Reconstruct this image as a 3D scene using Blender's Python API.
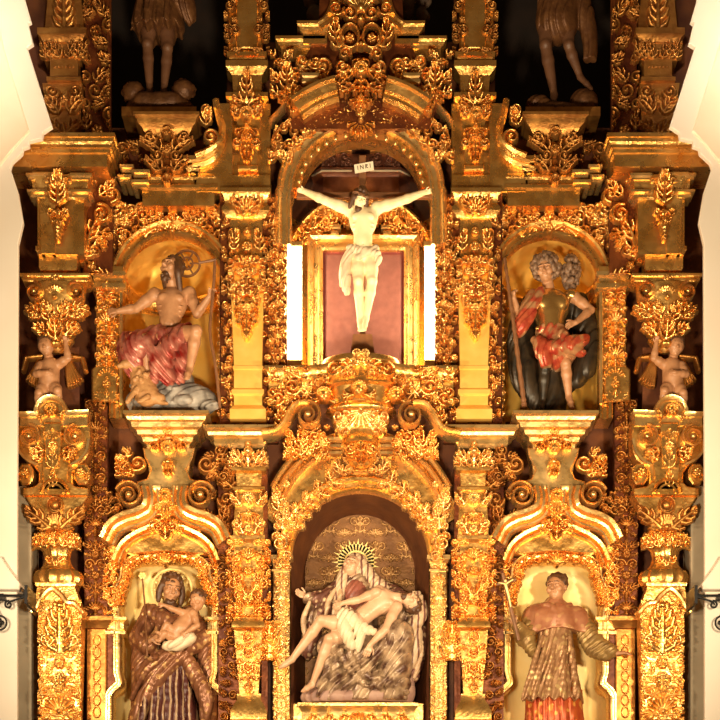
import bpy, math, random
import numpy as np
from mathutils import Vector, Matrix

# ------------------------------------------------------------------ clear
for _o in list(bpy.data.objects):
    bpy.data.objects.remove(_o)
SC = bpy.context.scene
COL = SC.collection
PI = math.pi

# ------------------------------------------------------------------ camera
CAM_D = 18.0          # metres from the face of the altarpiece
HOR = 950.0           # image row of the eye level (1.6 m above the floor)
cam = bpy.data.cameras.new('camera')
cam.lens = 90.0
cam.sensor_width = 36.0
cam.shift_x = -1.0 / 720
cam.shift_y = (HOR - 360.0) / 720
cam.clip_end = 200
camo = bpy.data.objects.new('camera', cam)
COL.objects.link(camo)
camo.location = (0, -CAM_D, 1.6)
camo.rotation_euler = (PI / 2, 0, 0)
SC.camera = camo

# ------------------------------------------------------------------ world and light
SC.view_settings.view_transform = 'Standard'
SC.view_settings.look = 'None'
SC.view_settings.exposure = 0.0
SC.view_settings.gamma = 1.0
SC.view_settings.use_curve_mapping = False
wd = bpy.data.worlds.new('world')
SC.world = wd
wd.use_nodes = True
wd.node_tree.nodes['Background'].inputs[0].default_value = (1.0, 0.56, 0.24, 1)
wd.node_tree.nodes['Background'].inputs[1].default_value = 0.085


def area_light(name, loc, target, size, power, color, spread=180):
    l = bpy.data.lights.new(name, 'AREA')
    l.shape = 'DISK'
    l.size = size
    l.energy = power
    l.color = color
    l.spread = math.radians(spread)
    o = bpy.data.objects.new(name, l)
    COL.objects.link(o)
    o.location = loc
    o.rotation_euler = (Vector(target) - Vector(loc)).to_track_quat('-Z', 'Y').to_euler()
    return o


WARM = (1.0, 0.79, 0.50)
area_light('jamb_floodlight_left', (-3.3, -4.5, 4.4), (0.9, 0, 6.4), 0.30, 150, WARM, 125)
area_light('jamb_floodlight_right', (3.3, -4.5, 4.4), (-0.9, 0, 6.4), 0.30, 150, WARM, 125)
area_light('added_front_fill', (0, -8.0, 3.4), (0, 0, 9.4), 0.7, 250, WARM, 100)  # added fill, unseen source: lifts the flat gold panels and upper tiers
area_light('added_wall_fill_left', (-0.8, -10, 8.0), (-4.1, -1, 10.3), 0.8, 20, (1.0, 0.84, 0.64), 18)  # added fill, no such lamp known: brightens the upper left jamb wall
area_light('added_wall_fill_right', (0.8, -10, 8.0), (4.1, -1, 10.3), 0.8, 20, (1.0, 0.84, 0.64), 18)  # same added fill for the upper right jamb wall


# ------------------------------------------------------------------ photo frame -> place
def sc_(d):
    return (CAM_D + d) / CAM_D


def W(px, py, d):
    s = sc_(d)
    return ((px - 361) * .01 * s, d, 1.6 + (HOR - py) * .01 * s)


def to_world(V, d0):
    """V: rows (photo column, photo row, cm out of the plane at depth d0) -> metres"""
    s = sc_(d0)
    V = np.asarray(V, dtype=np.float64)
    return np.stack([(V[:, 0] - 361) * .01 * s, d0 - V[:, 2] * .01 * s, 1.6 + (HOR - V[:, 1]) * .01 * s], 1)


# ------------------------------------------------------------------ materials
MAT = {}


def nd(nt, t, **kw):
    n = nt.nodes.new(t)
    for k, v in kw.items():
        setattr(n, k, v)
    return n


def mat(name, c1, c2=None, metal=0.0, rough=0.5, scale=6.0, bump=0.0, bscale=40.0, emit=None, estr=0.0, pattern=None, c3=None, rvar=0.0):
    m = bpy.data.materials.new(name)
    m.use_nodes = True
    nt = m.node_tree
    b = nt.nodes['Principled BSDF']
    b.inputs['Metallic'].default_value = metal
    b.inputs['Roughness'].default_value = rough
    tc = nd(nt, 'ShaderNodeTexCoord')
    if c2 is None:
        b.inputs['Base Color'].default_value = (*c1, 1)
    else:
        nz = nd(nt, 'ShaderNodeTexNoise')
        nz.inputs['Scale'].default_value = scale
        nz.inputs['Detail'].default_value = 4
        nt.links.new(tc.outputs['Object'], nz.inputs['Vector'])
        rp = nd(nt, 'ShaderNodeValToRGB')
        rp.color_ramp.elements[0].position = .35
        rp.color_ramp.elements[1].position = .68
        rp.color_ramp.elements[0].color = (*c1, 1)
        rp.color_ramp.elements[1].color = (*c2, 1)
        nt.links.new(nz.outputs['Fac'], rp.inputs['Fac'])
        src = rp.outputs['Color']
        if pattern:
            mx = nd(nt, 'ShaderNodeMix', data_type='RGBA')
            if pattern == 'brocade':
                vo = nd(nt, 'ShaderNodeTexVoronoi', feature='SMOOTH_F1')
                vo.inputs['Scale'].default_value = 16
                nt.links.new(tc.outputs['Object'], vo.inputs['Vector'])
                r2 = nd(nt, 'ShaderNodeValToRGB')
                r2.color_ramp.elements[0].position = .22
                r2.color_ramp.elements[1].position = .34
                r2.color_ramp.elements[0].color = (1, 1, 1, 1)
                r2.color_ramp.elements[1].color = (0, 0, 0, 1)
                nt.links.new(vo.outputs['Distance'], r2.inputs['Fac'])
                fac = r2.outputs['Color']
            elif pattern == 'patches':
                nz2 = nd(nt, 'ShaderNodeTexNoise')
                nz2.inputs['Scale'].default_value = 5.5
                nz2.inputs['Detail'].default_value = 3
                nt.links.new(tc.outputs['Object'], nz2.inputs['Vector'])
                r2 = nd(nt, 'ShaderNodeValToRGB')
                r2.color_ramp.elements[0].position = .47
                r2.color_ramp.elements[1].position = .53
                nt.links.new(nz2.outputs['Fac'], r2.inputs['Fac'])
                fac = r2.outputs['Color']
            elif pattern == 'stripes':
                wv = nd(nt, 'ShaderNodeTexWave', bands_direction='X')
                wv.inputs['Scale'].default_value = 5.0
                wv.inputs['Distortion'].default_value = 2.5
                nt.links.new(tc.outputs['Object'], wv.inputs['Vector'])
                r2 = nd(nt, 'ShaderNodeValToRGB')
                r2.color_ramp.elements[0].position = .72
                r2.color_ramp.elements[1].position = .86
                nt.links.new(wv.outputs['Fac'], r2.inputs['Fac'])
                fac = r2.outputs['Color']
            nt.links.new(fac, mx.inputs['Factor'])
            nt.links.new(src, mx.inputs['A'])
            mx.inputs['B'].default_value = (*c3, 1)
            src = mx.outputs['Result']
        nt.links.new(src, b.inputs['Base Color'])
    if rvar:
        nr = nd(nt, 'ShaderNodeTexNoise')
        nr.inputs['Scale'].default_value = 9
        nt.links.new(tc.outputs['Object'], nr.inputs['Vector'])
        mr = nd(nt, 'ShaderNodeMapRange')
        mr.inputs['From Min'].default_value = .3
        mr.inputs['From Max'].default_value = .7
        mr.inputs['To Min'].default_value = rough - rvar
        mr.inputs['To Max'].default_value = rough + rvar
        nt.links.new(nr.outputs['Fac'], mr.inputs['Value'])
        nt.links.new(mr.outputs['Result'], b.inputs['Roughness'])
    if bump:
        nb = nd(nt, 'ShaderNodeTexNoise')
        nb.inputs['Scale'].default_value = bscale
        nb.inputs['Detail'].default_value = 3
        nt.links.new(tc.outputs['Object'], nb.inputs['Vector'])
        bp = nd(nt, 'ShaderNodeBump')
        bp.inputs['Strength'].default_value = bump
        bp.inputs['Distance'].default_value = .02
        nt.links.new(nb.outputs['Fac'], bp.inputs['Height'])
        nt.links.new(bp.outputs['Normal'], b.inputs['Normal'])
    if emit:
        b.inputs['Emission Color'].default_value = (*emit, 1)
        b.inputs['Emission Strength'].default_value = estr
    MAT[name] = m
    return m


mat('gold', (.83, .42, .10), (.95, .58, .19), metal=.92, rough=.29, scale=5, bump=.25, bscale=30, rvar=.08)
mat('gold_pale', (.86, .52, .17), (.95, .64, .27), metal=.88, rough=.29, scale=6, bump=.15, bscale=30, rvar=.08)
mat('gold_leafed_wall', (.88, .50, .09), (.95, .62, .16), metal=.6, rough=.55, scale=4, bump=.08, bscale=14)
mat('gold_pale_wall', (.90, .66, .24), (.97, .77, .36), metal=.3, rough=.5, scale=4, bump=.08, bscale=14)
mat('gold_shaded', (.40, .165, .042), (.64, .31, .075), metal=.85, rough=.42, scale=7, bump=.3, bscale=26, rvar=.08)  # darker copy of the gold: shade of attic and neighbours put into the colour
mat('bole_board', (.085, .022, .008), (.16, .05, .014), metal=.25, rough=.55, scale=5, bump=.2, bscale=16)
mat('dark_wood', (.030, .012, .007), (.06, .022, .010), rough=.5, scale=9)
mat('cross_wood', (.16, .065, .025), (.24, .10, .04), rough=.5, scale=12)
mat('bole_gold_shaded', (.085, .018, .006), (.20, .055, .013), metal=.5, rough=.45, scale=6, bump=.3, bscale=24)  # dark red bole backing, deepened to paint in shade between the carvings
mat('damask', (.20, .09, .036), (.28, .135, .05), metal=.45, rough=.5, scale=8, bump=.2, bscale=30)
mat('damask_thread', (.36, .19, .07), (.46, .25, .09), metal=.5, rough=.45, scale=8)
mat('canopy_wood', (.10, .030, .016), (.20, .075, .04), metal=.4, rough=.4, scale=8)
mat('niche_dark', (.012, .006, .004), (.022, .010, .006), rough=.7, scale=5)
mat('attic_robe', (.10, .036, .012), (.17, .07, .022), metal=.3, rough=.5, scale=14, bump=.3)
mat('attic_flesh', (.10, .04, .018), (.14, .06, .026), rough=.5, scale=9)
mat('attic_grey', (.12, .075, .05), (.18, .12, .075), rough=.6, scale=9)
mat('plaster_cream', (.82, .70, .58), (.86, .76, .65), rough=.8, scale=1.3)
mat('plaster_peach', (.86, .68, .50), (.90, .76, .60), rough=.8, scale=1.6)
mat('grey_stone_and_shade', (.36, .29, .20), (.50, .42, .30), rough=.8, scale=2.2)  # grey stone; also serves cream plaster with shade put into the colour
mat('floor_stone', (.40, .30, .22), (.48, .38, .28), rough=.5, scale=1.0)
mat('ivory_flesh', (.90, .72, .42), (.94, .80, .52), rough=.38, scale=10)
mat('pale_flesh', (.56, .32, .185), (.66, .40, .25), rough=.38, scale=12)
mat('tan_flesh', (.40, .185, .085), (.52, .26, .13), rough=.40, scale=12)
mat('robe_edge', (.48, .30, .17), (.64, .44, .27), rough=.42, scale=12)
mat('linen', (.66, .50, .32), (.76, .60, .42), rough=.5, scale=10)
mat('hair_brown', (.07, .028, .012), (.12, .05, .02), rough=.5, scale=22)
mat('hair_grey', (.09, .045, .025), (.34, .20, .12), rough=.5, scale=24)
mat('eye_dark', (.03, .015, .01), rough=.25)
mat('mantle_brown', (.19, .07, .033), (.30, .125, .058), metal=.3, rough=.36, scale=9, pattern='brocade', c3=(.52, .28, .11))
mat('tunic_maroon', (.055, .012, .012), (.10, .025, .02), metal=.1, rough=.42, scale=9, pattern='stripes', c3=(.40, .25, .14))
mat('cape_rose', (.33, .12, .058), (.43, .18, .085), metal=.2, rough=.42, scale=10, pattern='brocade', c3=(.46, .23, .10))
mat('surplice_gold', (.33, .165, .075), (.46, .25, .12), metal=.4, rough=.42, scale=16, pattern='brocade', c3=(.54, .35, .15))
mat('sleeve_olive', (.23, .13, .045), (.40, .25, .085), metal=.4, rough=.4, scale=14)
mat('cassock_red', (.42, .06, .02), (.60, .13, .03), metal=.3, rough=.42, scale=12, pattern='brocade', c3=(.72, .34, .07))
mat('cloth_red', (.27, .018, .013), (.60, .25, .18), metal=.3, rough=.3, scale=9)
mat('cloth_pink', (.46, .20, .15), (.60, .34, .25), metal=.15, rough=.35, scale=12)
mat('cloth_red_gold', (.40, .04, .025), (.56, .12, .05), metal=.35, rough=.33, scale=14, pattern='patches', c3=(.52, .26, .12))
mat('armour_gold', (.72, .38, .10), (.85, .52, .18), metal=.9, rough=.25, scale=5)
mat('cloak_dark', (.016, .012, .008), (.055, .034, .017), metal=.2, rough=.4, scale=8)
mat('robe_ivory', (.085, .034, .02), (.52, .35, .21), metal=.2, rough=.36, scale=10)
mat('mantle_dark', (.10, .035, .025), (.20, .08, .05), metal=.2, rough=.4, scale=12, pattern='brocade', c3=(.62, .42, .24))
mat('veil_white', (.52, .36, .22), (.66, .48, .31), rough=.45, scale=10, pattern='stripes', c3=(.16, .06, .045))
mat('bodice_rose', (.24, .065, .045), (.32, .11, .07), rough=.45, scale=12)
mat('rock_mauve', (.34, .19, .15), (.48, .30, .22), rough=.6, scale=7, bump=.4, bscale=14)
mat('rock_slate', (.10, .09, .085), (.42, .37, .32), rough=.5, scale=6)
mat('lamb_tan', (.40, .19, .07), (.54, .28, .11), rough=.5, scale=18, bump=.5, bscale=30)
mat('velvet_rose', (.16, .052, .042), (.20, .070, .055), rough=.85, scale=14)
mat('velvet_border', (.14, .02, .02), (.18, .035, .03), rough=.8, scale=12)
mat('iron_black', (.012, .010, .010), metal=.6, rough=.5)
mat('paper', (.82, .70, .50), (.88, .78, .60), rough=.6, scale=20)
mat('ink', (.10, .05, .03), rough=.6)
mat('lamp_white', (.95, .90, .78), rough=.5, emit=(1.0, .80, .46), estr=36.0)
mat('halo_gold', (.98, .72, .24), (1.0, .80, .36), metal=.2, rough=.35, scale=12)


# ------------------------------------------------------------------ objects
def mk_mesh(name, V, faces):
    """faces: list of int arrays (n,k)"""
    me = bpy.data.meshes.new(name)
    V = np.ascontiguousarray(V, dtype=np.float32)
    me.vertices.add(len(V))
    me.vertices.foreach_set('co', V.ravel())
    fl = [np.asarray(f, dtype=np.int32) for f in faces if len(f)]
    nl = sum(f.size for f in fl)
    nf = sum(len(f) for f in fl)
    me.loops.add(nl)
    me.loops.foreach_set('vertex_index', np.concatenate([f.ravel() for f in fl]))
    me.polygons.add(nf)
    sizes = np.concatenate([np.full(len(f), f.shape[1], dtype=np.int32) for f in fl])
    starts = np.concatenate([[0], np.cumsum(sizes)[:-1]]).astype(np.int32)
    me.polygons.foreach_set('loop_start', starts)
    me.polygons.foreach_set('use_smooth', np.ones(nf, dtype=bool))
    me.update(calc_edges=True)
    me.validate()
    return me


def link(name, me, m, root=None, label=None, kind=None, sharp=None):
    if m:
        me.materials.append(MAT[m])
    if sharp is not None:
        me.set_sharp_from_angle(angle=math.radians(sharp))
    o = bpy.data.objects.new(name, me)
    COL.objects.link(o)
    if root is not None:
        o.parent = root
    if label:
        o['label'] = label
    if kind:
        o['kind'] = kind
    return o


def thing(name, label, cat, px, py, d, group=None):
    o = bpy.data.objects.new(name, None)
    COL.objects.link(o)
    o.empty_display_size = .1
    o.location = W(px, py, d)
    o['label'] = label
    o['category'] = cat
    o['kind'] = 'thing'
    if group:
        o['group'] = group
    return o


def off(root):
    """world position of a root or a part of it (only roots are moved)"""
    while root is not None and root.parent is not None:
        root = root.parent
    return np.array(root.location) if root is not None else np.zeros(3)


def mirror(root, label):
    """a copy of a thing and its parts on the other side of the altarpiece's middle line"""
    def cp(o, par):
        c = o.copy()
        COL.objects.link(c)
        if o.data is not None:
            me = o.data.copy()
            n = len(me.vertices)
            co = np.empty(n * 3, dtype=np.float32)
            me.vertices.foreach_get('co', co)
            co[0::3] *= -1
            me.vertices.foreach_set('co', co)
            me.flip_normals()
            me.update()
            c.data = me
        if par is not None:
            c.parent = par
        for ch in list(o.children):
            cp(ch, c)
        return c
    r = cp(root, None)
    r.location.x *= -1
    r['label'] = label
    return r


class MB:
    """collects shapes in (column, row, out) and links them as ONE mesh"""
    def __init__(s, d0):
        s.d0 = d0
        s.V = []
        s.F = {}
        s.n = 0

    def add(s, V, *faces):
        V = np.asarray(V, dtype=np.float64).reshape(-1, 3)
        for f in faces:
            f = np.asarray(f, dtype=np.int64)
            if f.ndim == 1:
                f = f[None, :]
            if len(f):
                s.F.setdefault(f.shape[1], []).append(f + s.n)
        s.V.append(V)
        s.n += len(V)
        return s

    def build(s, name, m, root=None, sharp=38, label=None, kind=None):
        V = to_world(np.concatenate(s.V), s.d0) - off(root)
        me = mk_mesh(name, V, [np.concatenate(f) for f in s.F.values()])
        return link(name, me, m, root, label, kind, sharp)

    # ---- shapes
    def box(s, x0, x1, y0, y1, o0, o1, c=0.0):
        """box with the front edge chamfered by c"""
        if c:
            return s.prism([(x0, y0), (x1, y0), (x1, y1), (x0, y1)], o0, o1, c)
        V = [(x, y, o) for o in (o0, o1) for (x, y) in ((x0, y0), (x1, y0), (x1, y1), (x0, y1))]
        return s.add(V, [[0, 1, 2, 3], [7, 6, 5, 4], [0, 4, 5, 1], [1, 5, 6, 2], [2, 6, 7, 3], [3, 7, 4, 0]])

    def prism(s, poly, o0, o1, c=0.0):
        P = np.array(poly, dtype=float)
        n = len(P)
        L = [np.c_[P, np.full(n, o0)]]
        if c:
            nx = np.roll(P, -1, 0) - P
            pv = P - np.roll(P, 1, 0)
            nx /= np.linalg.norm(nx, axis=1)[:, None] + 1e-9
            pv /= np.linalg.norm(pv, axis=1)[:, None] + 1e-9
            area = np.sum(P[:, 0] * np.roll(P[:, 1], -1) - np.roll(P[:, 0], -1) * P[:, 1])
            sg = 1 if area > 0 else -1
            n1 = np.c_[-nx[:, 1], nx[:, 0]] * sg
            n0 = np.c_[-pv[:, 1], pv[:, 0]] * sg
            mm = n0 + n1
            mm /= np.maximum(.5, np.sum(mm * n1, 1))[:, None]
            Q = P + mm * c
            L.append(np.c_[P, np.full(n, o1 - c)])
            L.append(np.c_[Q, np.full(n, o1)])
        else:
            L.append(np.c_[P, np.full(n, o1)])
        V = np.concatenate(L)
        q = []
        for k in range(len(L) - 1):
            for i in range(n):
                j = (i + 1) % n
                q.append([k * n + i, k * n + j, (k + 1) * n + j, (k + 1) * n + i])
        s.add(V, q, np.arange(n)[None, ::-1], (np.arange(n) + (len(L) - 1) * n)[None, :])
        return s

    def frustum(s, top, bot, o0=None):
        """top, bot: (x0,x1,y,oback,ofront)"""
        V = []
        for (x0, x1, y, ob, of) in (top, bot):
            V += [(x0, y, ob), (x1, y, ob), (x1, y, of), (x0, y, of)]
        return s.add(V, [[0, 1, 2, 3], [7, 6, 5, 4], [0, 4, 5, 1], [1, 5, 6, 2], [2, 6, 7, 3], [3, 7, 4, 0]])

    def mold(s, path, prof, inn=4):
        """horizontal moulding: path in plan (column, out), profile (projection, row) from top to bottom"""
        P = np.array(path, dtype=float)
        d = np.diff(P, axis=0)
        d /= np.linalg.norm(d, axis=1)[:, None]
        N = np.c_[-d[:, 1], d[:, 0]]
        M = np.zeros_like(P)
        M[0] = N[0]
        M[-1] = N[-1]
        for i in range(1, len(P) - 1):
            v = N[i - 1] + N[i]
            M[i] = v / max(.35, np.dot(v, N[i]))
        pr = [(-inn, prof[0][1])] + list(prof) + [(-inn, prof[-1][1])]
        k = len(pr)
        V = []
        for i in range(len(P)):
            for (o, y) in pr:
                q = P[i] + M[i] * o
                V.append((q[0], y, q[1]))
        q = []
        for i in range(len(P) - 1):
            for j in range(k):
                jj = (j + 1) % k
                q.append([i * k + j, i * k + jj, (i + 1) * k + jj, (i + 1) * k + j])
        s.add(V, q, np.arange(k)[None, :], (np.arange(k)[::-1] + (len(P) - 1) * k)[None, :])
        return s

    def sweep(s, path, prof, closed=False, scale=None):
        """moulding along a path in the picture plane: profile of (offset along the path's left normal, out)"""
        P = np.array(path, dtype=float)
        n = len(P)
        if closed:
            t = np.roll(P, -1, 0) - np.roll(P, 1, 0)
            a = P - np.roll(P, 1, 0)
            b = np.roll(P, -1, 0) - P
        else:
            b = np.r_[np.diff(P, axis=0), [P[-1] - P[-2]]]
            a = np.r_[[P[1] - P[0]], np.diff(P, axis=0)]
        a /= np.linalg.norm(a, axis=1)[:, None] + 1e-9
        b /= np.linalg.norm(b, axis=1)[:, None] + 1e-9
        na = np.c_[a[:, 1], -a[:, 0]]
        nb = np.c_[b[:, 1], -b[:, 0]]
        m = na + nb
        m /= np.maximum(.6, np.sum(m * nb, 1))[:, None]
        k = len(prof)
        sc = np.ones(n) if scale is None else np.asarray(scale)
        V = np.zeros((n, k, 3))
        for j, (o, u) in enumerate(prof):
            V[:, j, :2] = P + m * (o * sc)[:, None]
            V[:, j, 2] = u
        q = []
        cnt = n if closed else n - 1
        for i in range(cnt):
            ii = (i + 1) % n
            for j in range(k):
                jj = (j + 1) % k
                q.append([i * k + j, i * k + jj, ii * k + jj, ii * k + j])
        s.add(V.reshape(-1, 3), q)
        if not closed:
            s.F.setdefault(k, []).append(np.array([np.arange(k)]) + s.n - n * k)
            s.F.setdefault(k, []).append(np.array([np.arange(k)[::-1]]) + s.n - k)
        return s

    def tube(s, pts, r, n=7):
        P = np.array(pts, dtype=float)
        m = len(P)
        R = np.full(m, r, dtype=float) if np.isscalar(r) else np.interp(np.linspace(0, 1, m), np.linspace(0, 1, len(r)), r)
        t = np.gradient(P, axis=0)
        t /= np.linalg.norm(t, axis=1)[:, None] + 1e-9
        up = np.array([0, 0, 1.0])
        V = []
        for i in range(m):
            a = np.cross(t[i], up)
            if np.linalg.norm(a) < .05:
                a = np.cross(t[i], (1, 0, 0))
            a /= np.linalg.norm(a)
            b = np.cross(t[i], a)
            for k in range(n):
                w = 2 * PI * k / n
                V.append(P[i] + R[i] * (a * math.cos(w) + b * math.sin(w)))
        q = []
        for i in range(m - 1):
            for k in range(n):
                kk = (k + 1) % n
                q.append([i * n + k, i * n + kk, (i + 1) * n + kk, (i + 1) * n + k])
        return s.add(V, q, np.arange(n)[None, ::-1], (np.arange(n) + (m - 1) * n)[None, :])

    def ball(s, c, r, nu=14, nv=9):
        r = (r, r, r) if np.isscalar(r) else r
        V, q = [], []
        for j in range(nv + 1):
            ph = PI * j / nv
            for i in range(nu):
                th = 2 * PI * i / nu
                V.append((c[0] + r[0] * math.sin(ph) * math.cos(th), c[1] - r[1] * math.cos(ph), c[2] + r[2] * math.sin(ph) * math.sin(th)))
        for j in range(nv):
            for i in range(nu):
                ii = (i + 1) % nu
                q.append([j * nu + i, j * nu + ii, (j + 1) * nu + ii, (j + 1) * nu + i])
        return s.add(V, q)

    def lathe(s, cx, co, prof, n=28, sq=1.0, lobes=0, lamp=0.0, a0=0, a1=2 * PI):
        """turned shape: prof (radius, row); sq squashes it in depth; lobes carve flutes"""
        V, q = [], []
        k = len(prof)
        full = abs(a1 - a0 - 2 * PI) < 1e-6
        m = n if full else n + 1
        for i in range(m):
            th = a0 + (a1 - a0) * i / n
            for (r, y) in prof:
                rr = r * (1 + lamp * math.cos(lobes * th)) if lobes else r
                V.append((cx + rr * math.cos(th), y, co + sq * rr * math.sin(th)))
        for i in range(n):
            ii = (i + 1) % m
            for j in range(k - 1):
                q.append([i * k + j, i * k + j + 1, ii * k + j + 1, ii * k + j])
        return s.add(V, q)

    def volute(s, cx, cy, r, turns, dirn, a0, o0, o1, w=.30, eye=True):
        w *= .78
        """spiral scroll of moulded section, from its outer end at angle a0 inwards"""
        n = int(22 * turns)
        P, sc = [], []
        for i in range(n + 1):
            t = i / n
            rad = r * (1 - t) ** 1.0 * .86 + r * .14
            a = a0 + dirn * 2 * PI * turns * t
            P.append((cx + rad * math.cos(a), cy + rad * math.sin(a)))
            sc.append(.35 + .65 * (1 - t))
        hw = r * w * .5
        om = (o0 + o1) / 2
        pr = [(-hw, o0), (-hw, om + (o1 - om) * .6), (-hw * .55, o1), (-hw * .3, o1 - (o1 - o0) * .18), (hw * .3, o1 - (o1 - o0) * .18), (hw * .55, o1), (hw, om + (o1 - om) * .6), (hw, o0)]
        s.sweep(P, pr, scale=sc)
        if eye:
            s.ball((cx, cy, o1 - r * .1), (r * .24, r * .24, r * .22), 10, 7)
        return s


def arcpts(cx, cy, rx, ry, a0, a1, n):
    return [(cx + rx * math.cos(math.radians(a0 + (a1 - a0) * i / n)), cy - ry * math.sin(math.radians(a0 + (a1 - a0) * i / n))) for i in range(n + 1)]


def bez(p, n=14):
    """smooth path through control points (Catmull-Rom)"""
    P = np.array(p, dtype=float)
    Q = np.vstack([2 * P[0] - P[1], P, 2 * P[-1] - P[-2]])
    out = []
    for i in range(1, len(Q) - 2):
        for t in np.linspace(0, 1, n, endpoint=False):
            a, b, c, d = Q[i - 1], Q[i], Q[i + 1], Q[i + 2]
            out.append(.5 * (2 * b + (c - a) * t + (2 * a - 5 * b + 4 * c - d) * t * t + (3 * b - a - 3 * c + d) * t ** 3))
    out.append(P[-1])
    return np.array(out)


def steps(y0, y1, o0, o1, n=3, rnd=.5):
    """stepped profile from (o0,y0) at the top to (o1,y1) at the bottom: fascias joined by small coves"""
    pr = []
    h = (y1 - y0) / n
    g = (o1 - o0) / n
    for i in range(n):
        o = o0 + g * i
        y = y0 + h * i
        pr += [(o, y), (o, y + h * (1 - rnd)), (o + g * .25, y + h * (1 - rnd * .45)), (o + g * .8, y + h * (1 - rnd * .2))]
    pr.append((o1, y1))
    return pr


# ------------------------------------------------------------------ carved relief (height fields with open ground)
class Relief:
    def __init__(s, x0, x1, y0, y1, res=2.2):
        s.x0, s.x1, s.y0, s.y1, s.res = x0, x1, y0, y1, res
        s.nx = int((x1 - x0) * res) + 1
        s.ny = int((y1 - y0) * res) + 1
        s.H = np.zeros((s.ny, s.nx), dtype=np.float32)

    def dab(s, x, y, r, h):
        R = s.res
        i0 = max(0, int((x - r - s.x0) * R)); i1 = min(s.nx, int((x + r - s.x0) * R) + 2)
        j0 = max(0, int((y - r - s.y0) * R)); j1 = min(s.ny, int((y + r - s.y0) * R) + 2)
        if i1 <= i0 or j1 <= j0:
            return
        xx = (np.arange(i0, i1) / R + s.x0 - x) / r
        yy = (np.arange(j0, j1) / R + s.y0 - y) / r
        q = 1 - xx[None, :] ** 2 - yy[:, None] ** 2
        v = h * np.sqrt(np.maximum(q, 0))
        sub = s.H[j0:j1, i0:i1]
        np.maximum(sub, v, out=sub)

    def stroke(s, pts, r0, r1, h0, h1):
        P = np.asarray(pts, dtype=float)
        seg = np.linalg.norm(np.diff(P, axis=0), axis=1)
        L = np.r_[0, np.cumsum(seg)]
        if L[-1] < 1e-6:
            return
        st = max(.35, .4 * min(r0, r1))
        n = max(2, int(L[-1] / st))
        t = np.linspace(0, 1, n)
        xs = np.interp(t * L[-1], L, P[:, 0]); ys = np.interp(t * L[-1], L, P[:, 1])
        for a, x, y in zip(t, xs, ys):
            s.dab(x, y, max(.45, r0 + (r1 - r0) * a), h0 + (h1 - h0) * a)

    def scroll(s, x, y, r, turns=1.5, dirn=1, a0=0.0, w=.2, h=4):
        n = int(14 * turns)
        P = []
        for i in range(n + 1):
            t = i / n
            a = a0 + dirn * 2 * PI * turns * t
            rad = r * (1 - .82 * t)
            P.append((x + rad * math.cos(a), y + rad * math.sin(a)))
        s.stroke(P, r * w, r * w * .7, h * .75, h)
        s.dab(x, y, r * .26, h * 1.15)

    def leaf(s, x, y, ang, L, Wd, h=4, curl=.6, n=4):
        a = ang
        P = [(x, y)]
        k = 10
        for i in range(k):
            P.append((P[-1][0] + L / k * math.cos(a), P[-1][1] + L / k * math.sin(a)))
            a += curl / k
        s.stroke(P, Wd * .17, Wd * .09, h * .5, h * .9)
        for i in range(n):
            t = (i + .3) / n
            q = P[int(t * k)]
            da = ang + curl * t
            wl = Wd * (1.0 - .55 * t) * (.75 + .25 * math.sin(t * PI))
            for sg in (-1, 1):
                b = da + sg * (1.15 - .5 * t)
                m1 = (q[0] + wl * .6 * math.cos(b), q[1] + wl * .6 * math.sin(b))
                b2 = b - sg * .7
                m2 = (m1[0] + wl * .45 * math.cos(b2), m1[1] + wl * .45 * math.sin(b2))
                s.stroke([q, m1, m2], Wd * .16, Wd * .10, h * .35, h)
        s.dab(P[-1][0], P[-1][1], Wd * .16, h * 1.1)

    def flower(s, x, y, r, h=4, n=6):
        for i in range(n):
            a = 2 * PI * i / n + .3
            s.dab(x + r * .58 * math.cos(a), y + r * .58 * math.sin(a), r * .42, h * .8)
        s.dab(x, y, r * .33, h * 1.25)

    def fan(s, x, y, ang, r, h=4, n=7, spread=1.15):
        for i in range(n):
            b = ang + spread * (2 * i / (n - 1) - 1)
            s.stroke([(x + .2 * r * math.cos(b), y + .2 * r * math.sin(b)), (x + r * math.cos(b), y + r * math.sin(b))], r * .07, r * .17, h * .45, h)
        s.dab(x, y, r * .25, h * 1.1)

    def cherub(s, x, y, r, h=6, wings=True):
        s.dab(x, y, r, h)
        for i in range(9):
            a = PI + PI * i / 8
            s.dab(x + r * .9 * math.cos(a), y + r * .85 * math.sin(a) - .1 * r, r * .34, h * .95)
        s.dab(x, y + r * .25, r * .22, h * 1.22)
        s.dab(x - r * .45, y + r * .35, r * .3, h * 1.02)
        s.dab(x + r * .45, y + r * .35, r * .3, h * 1.02)
        s.dab(x, y + r * .72, r * .26, h * .95)
        for sg in (-1, 1):
            j = int((y + .02 * r - s.y0) * s.res); i = int((x + sg * .36 * r - s.x0) * s.res)
            q = max(1, int(r * .13 * s.res))
            s.H[max(0, j - q):j + q, max(0, i - q):i + q] *= .78
        if wings:
            for sg in (-1, 1):
                for q in range(4):
                    b = (-.35 + .38 * q)
                    s.stroke([(x + sg * r * .9, y + r * .7), (x + sg * r * (1.4 + .2 * math.cos(b)), y + r * (.7 + .5 * math.sin(b))), (x + sg * r * 2.2 * math.cos(b * .8), y + r * (.5 + 1.6 * math.sin(b)))], r * .22, r * .12, h * .5, h * .6)

    def beads(s, pts, r, gap, h):
        P = np.asarray(pts, dtype=float)
        seg = np.linalg.norm(np.diff(P, axis=0), axis=1)
        L = np.r_[0, np.cumsum(seg)]
        for t in np.arange(gap / 2, L[-1], gap):
            s.dab(np.interp(t, L, P[:, 0]), np.interp(t, L, P[:, 1]), r, h)

    def sym(s):
        s.H = np.maximum(s.H, s.H[:, ::-1])
        return s

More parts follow.
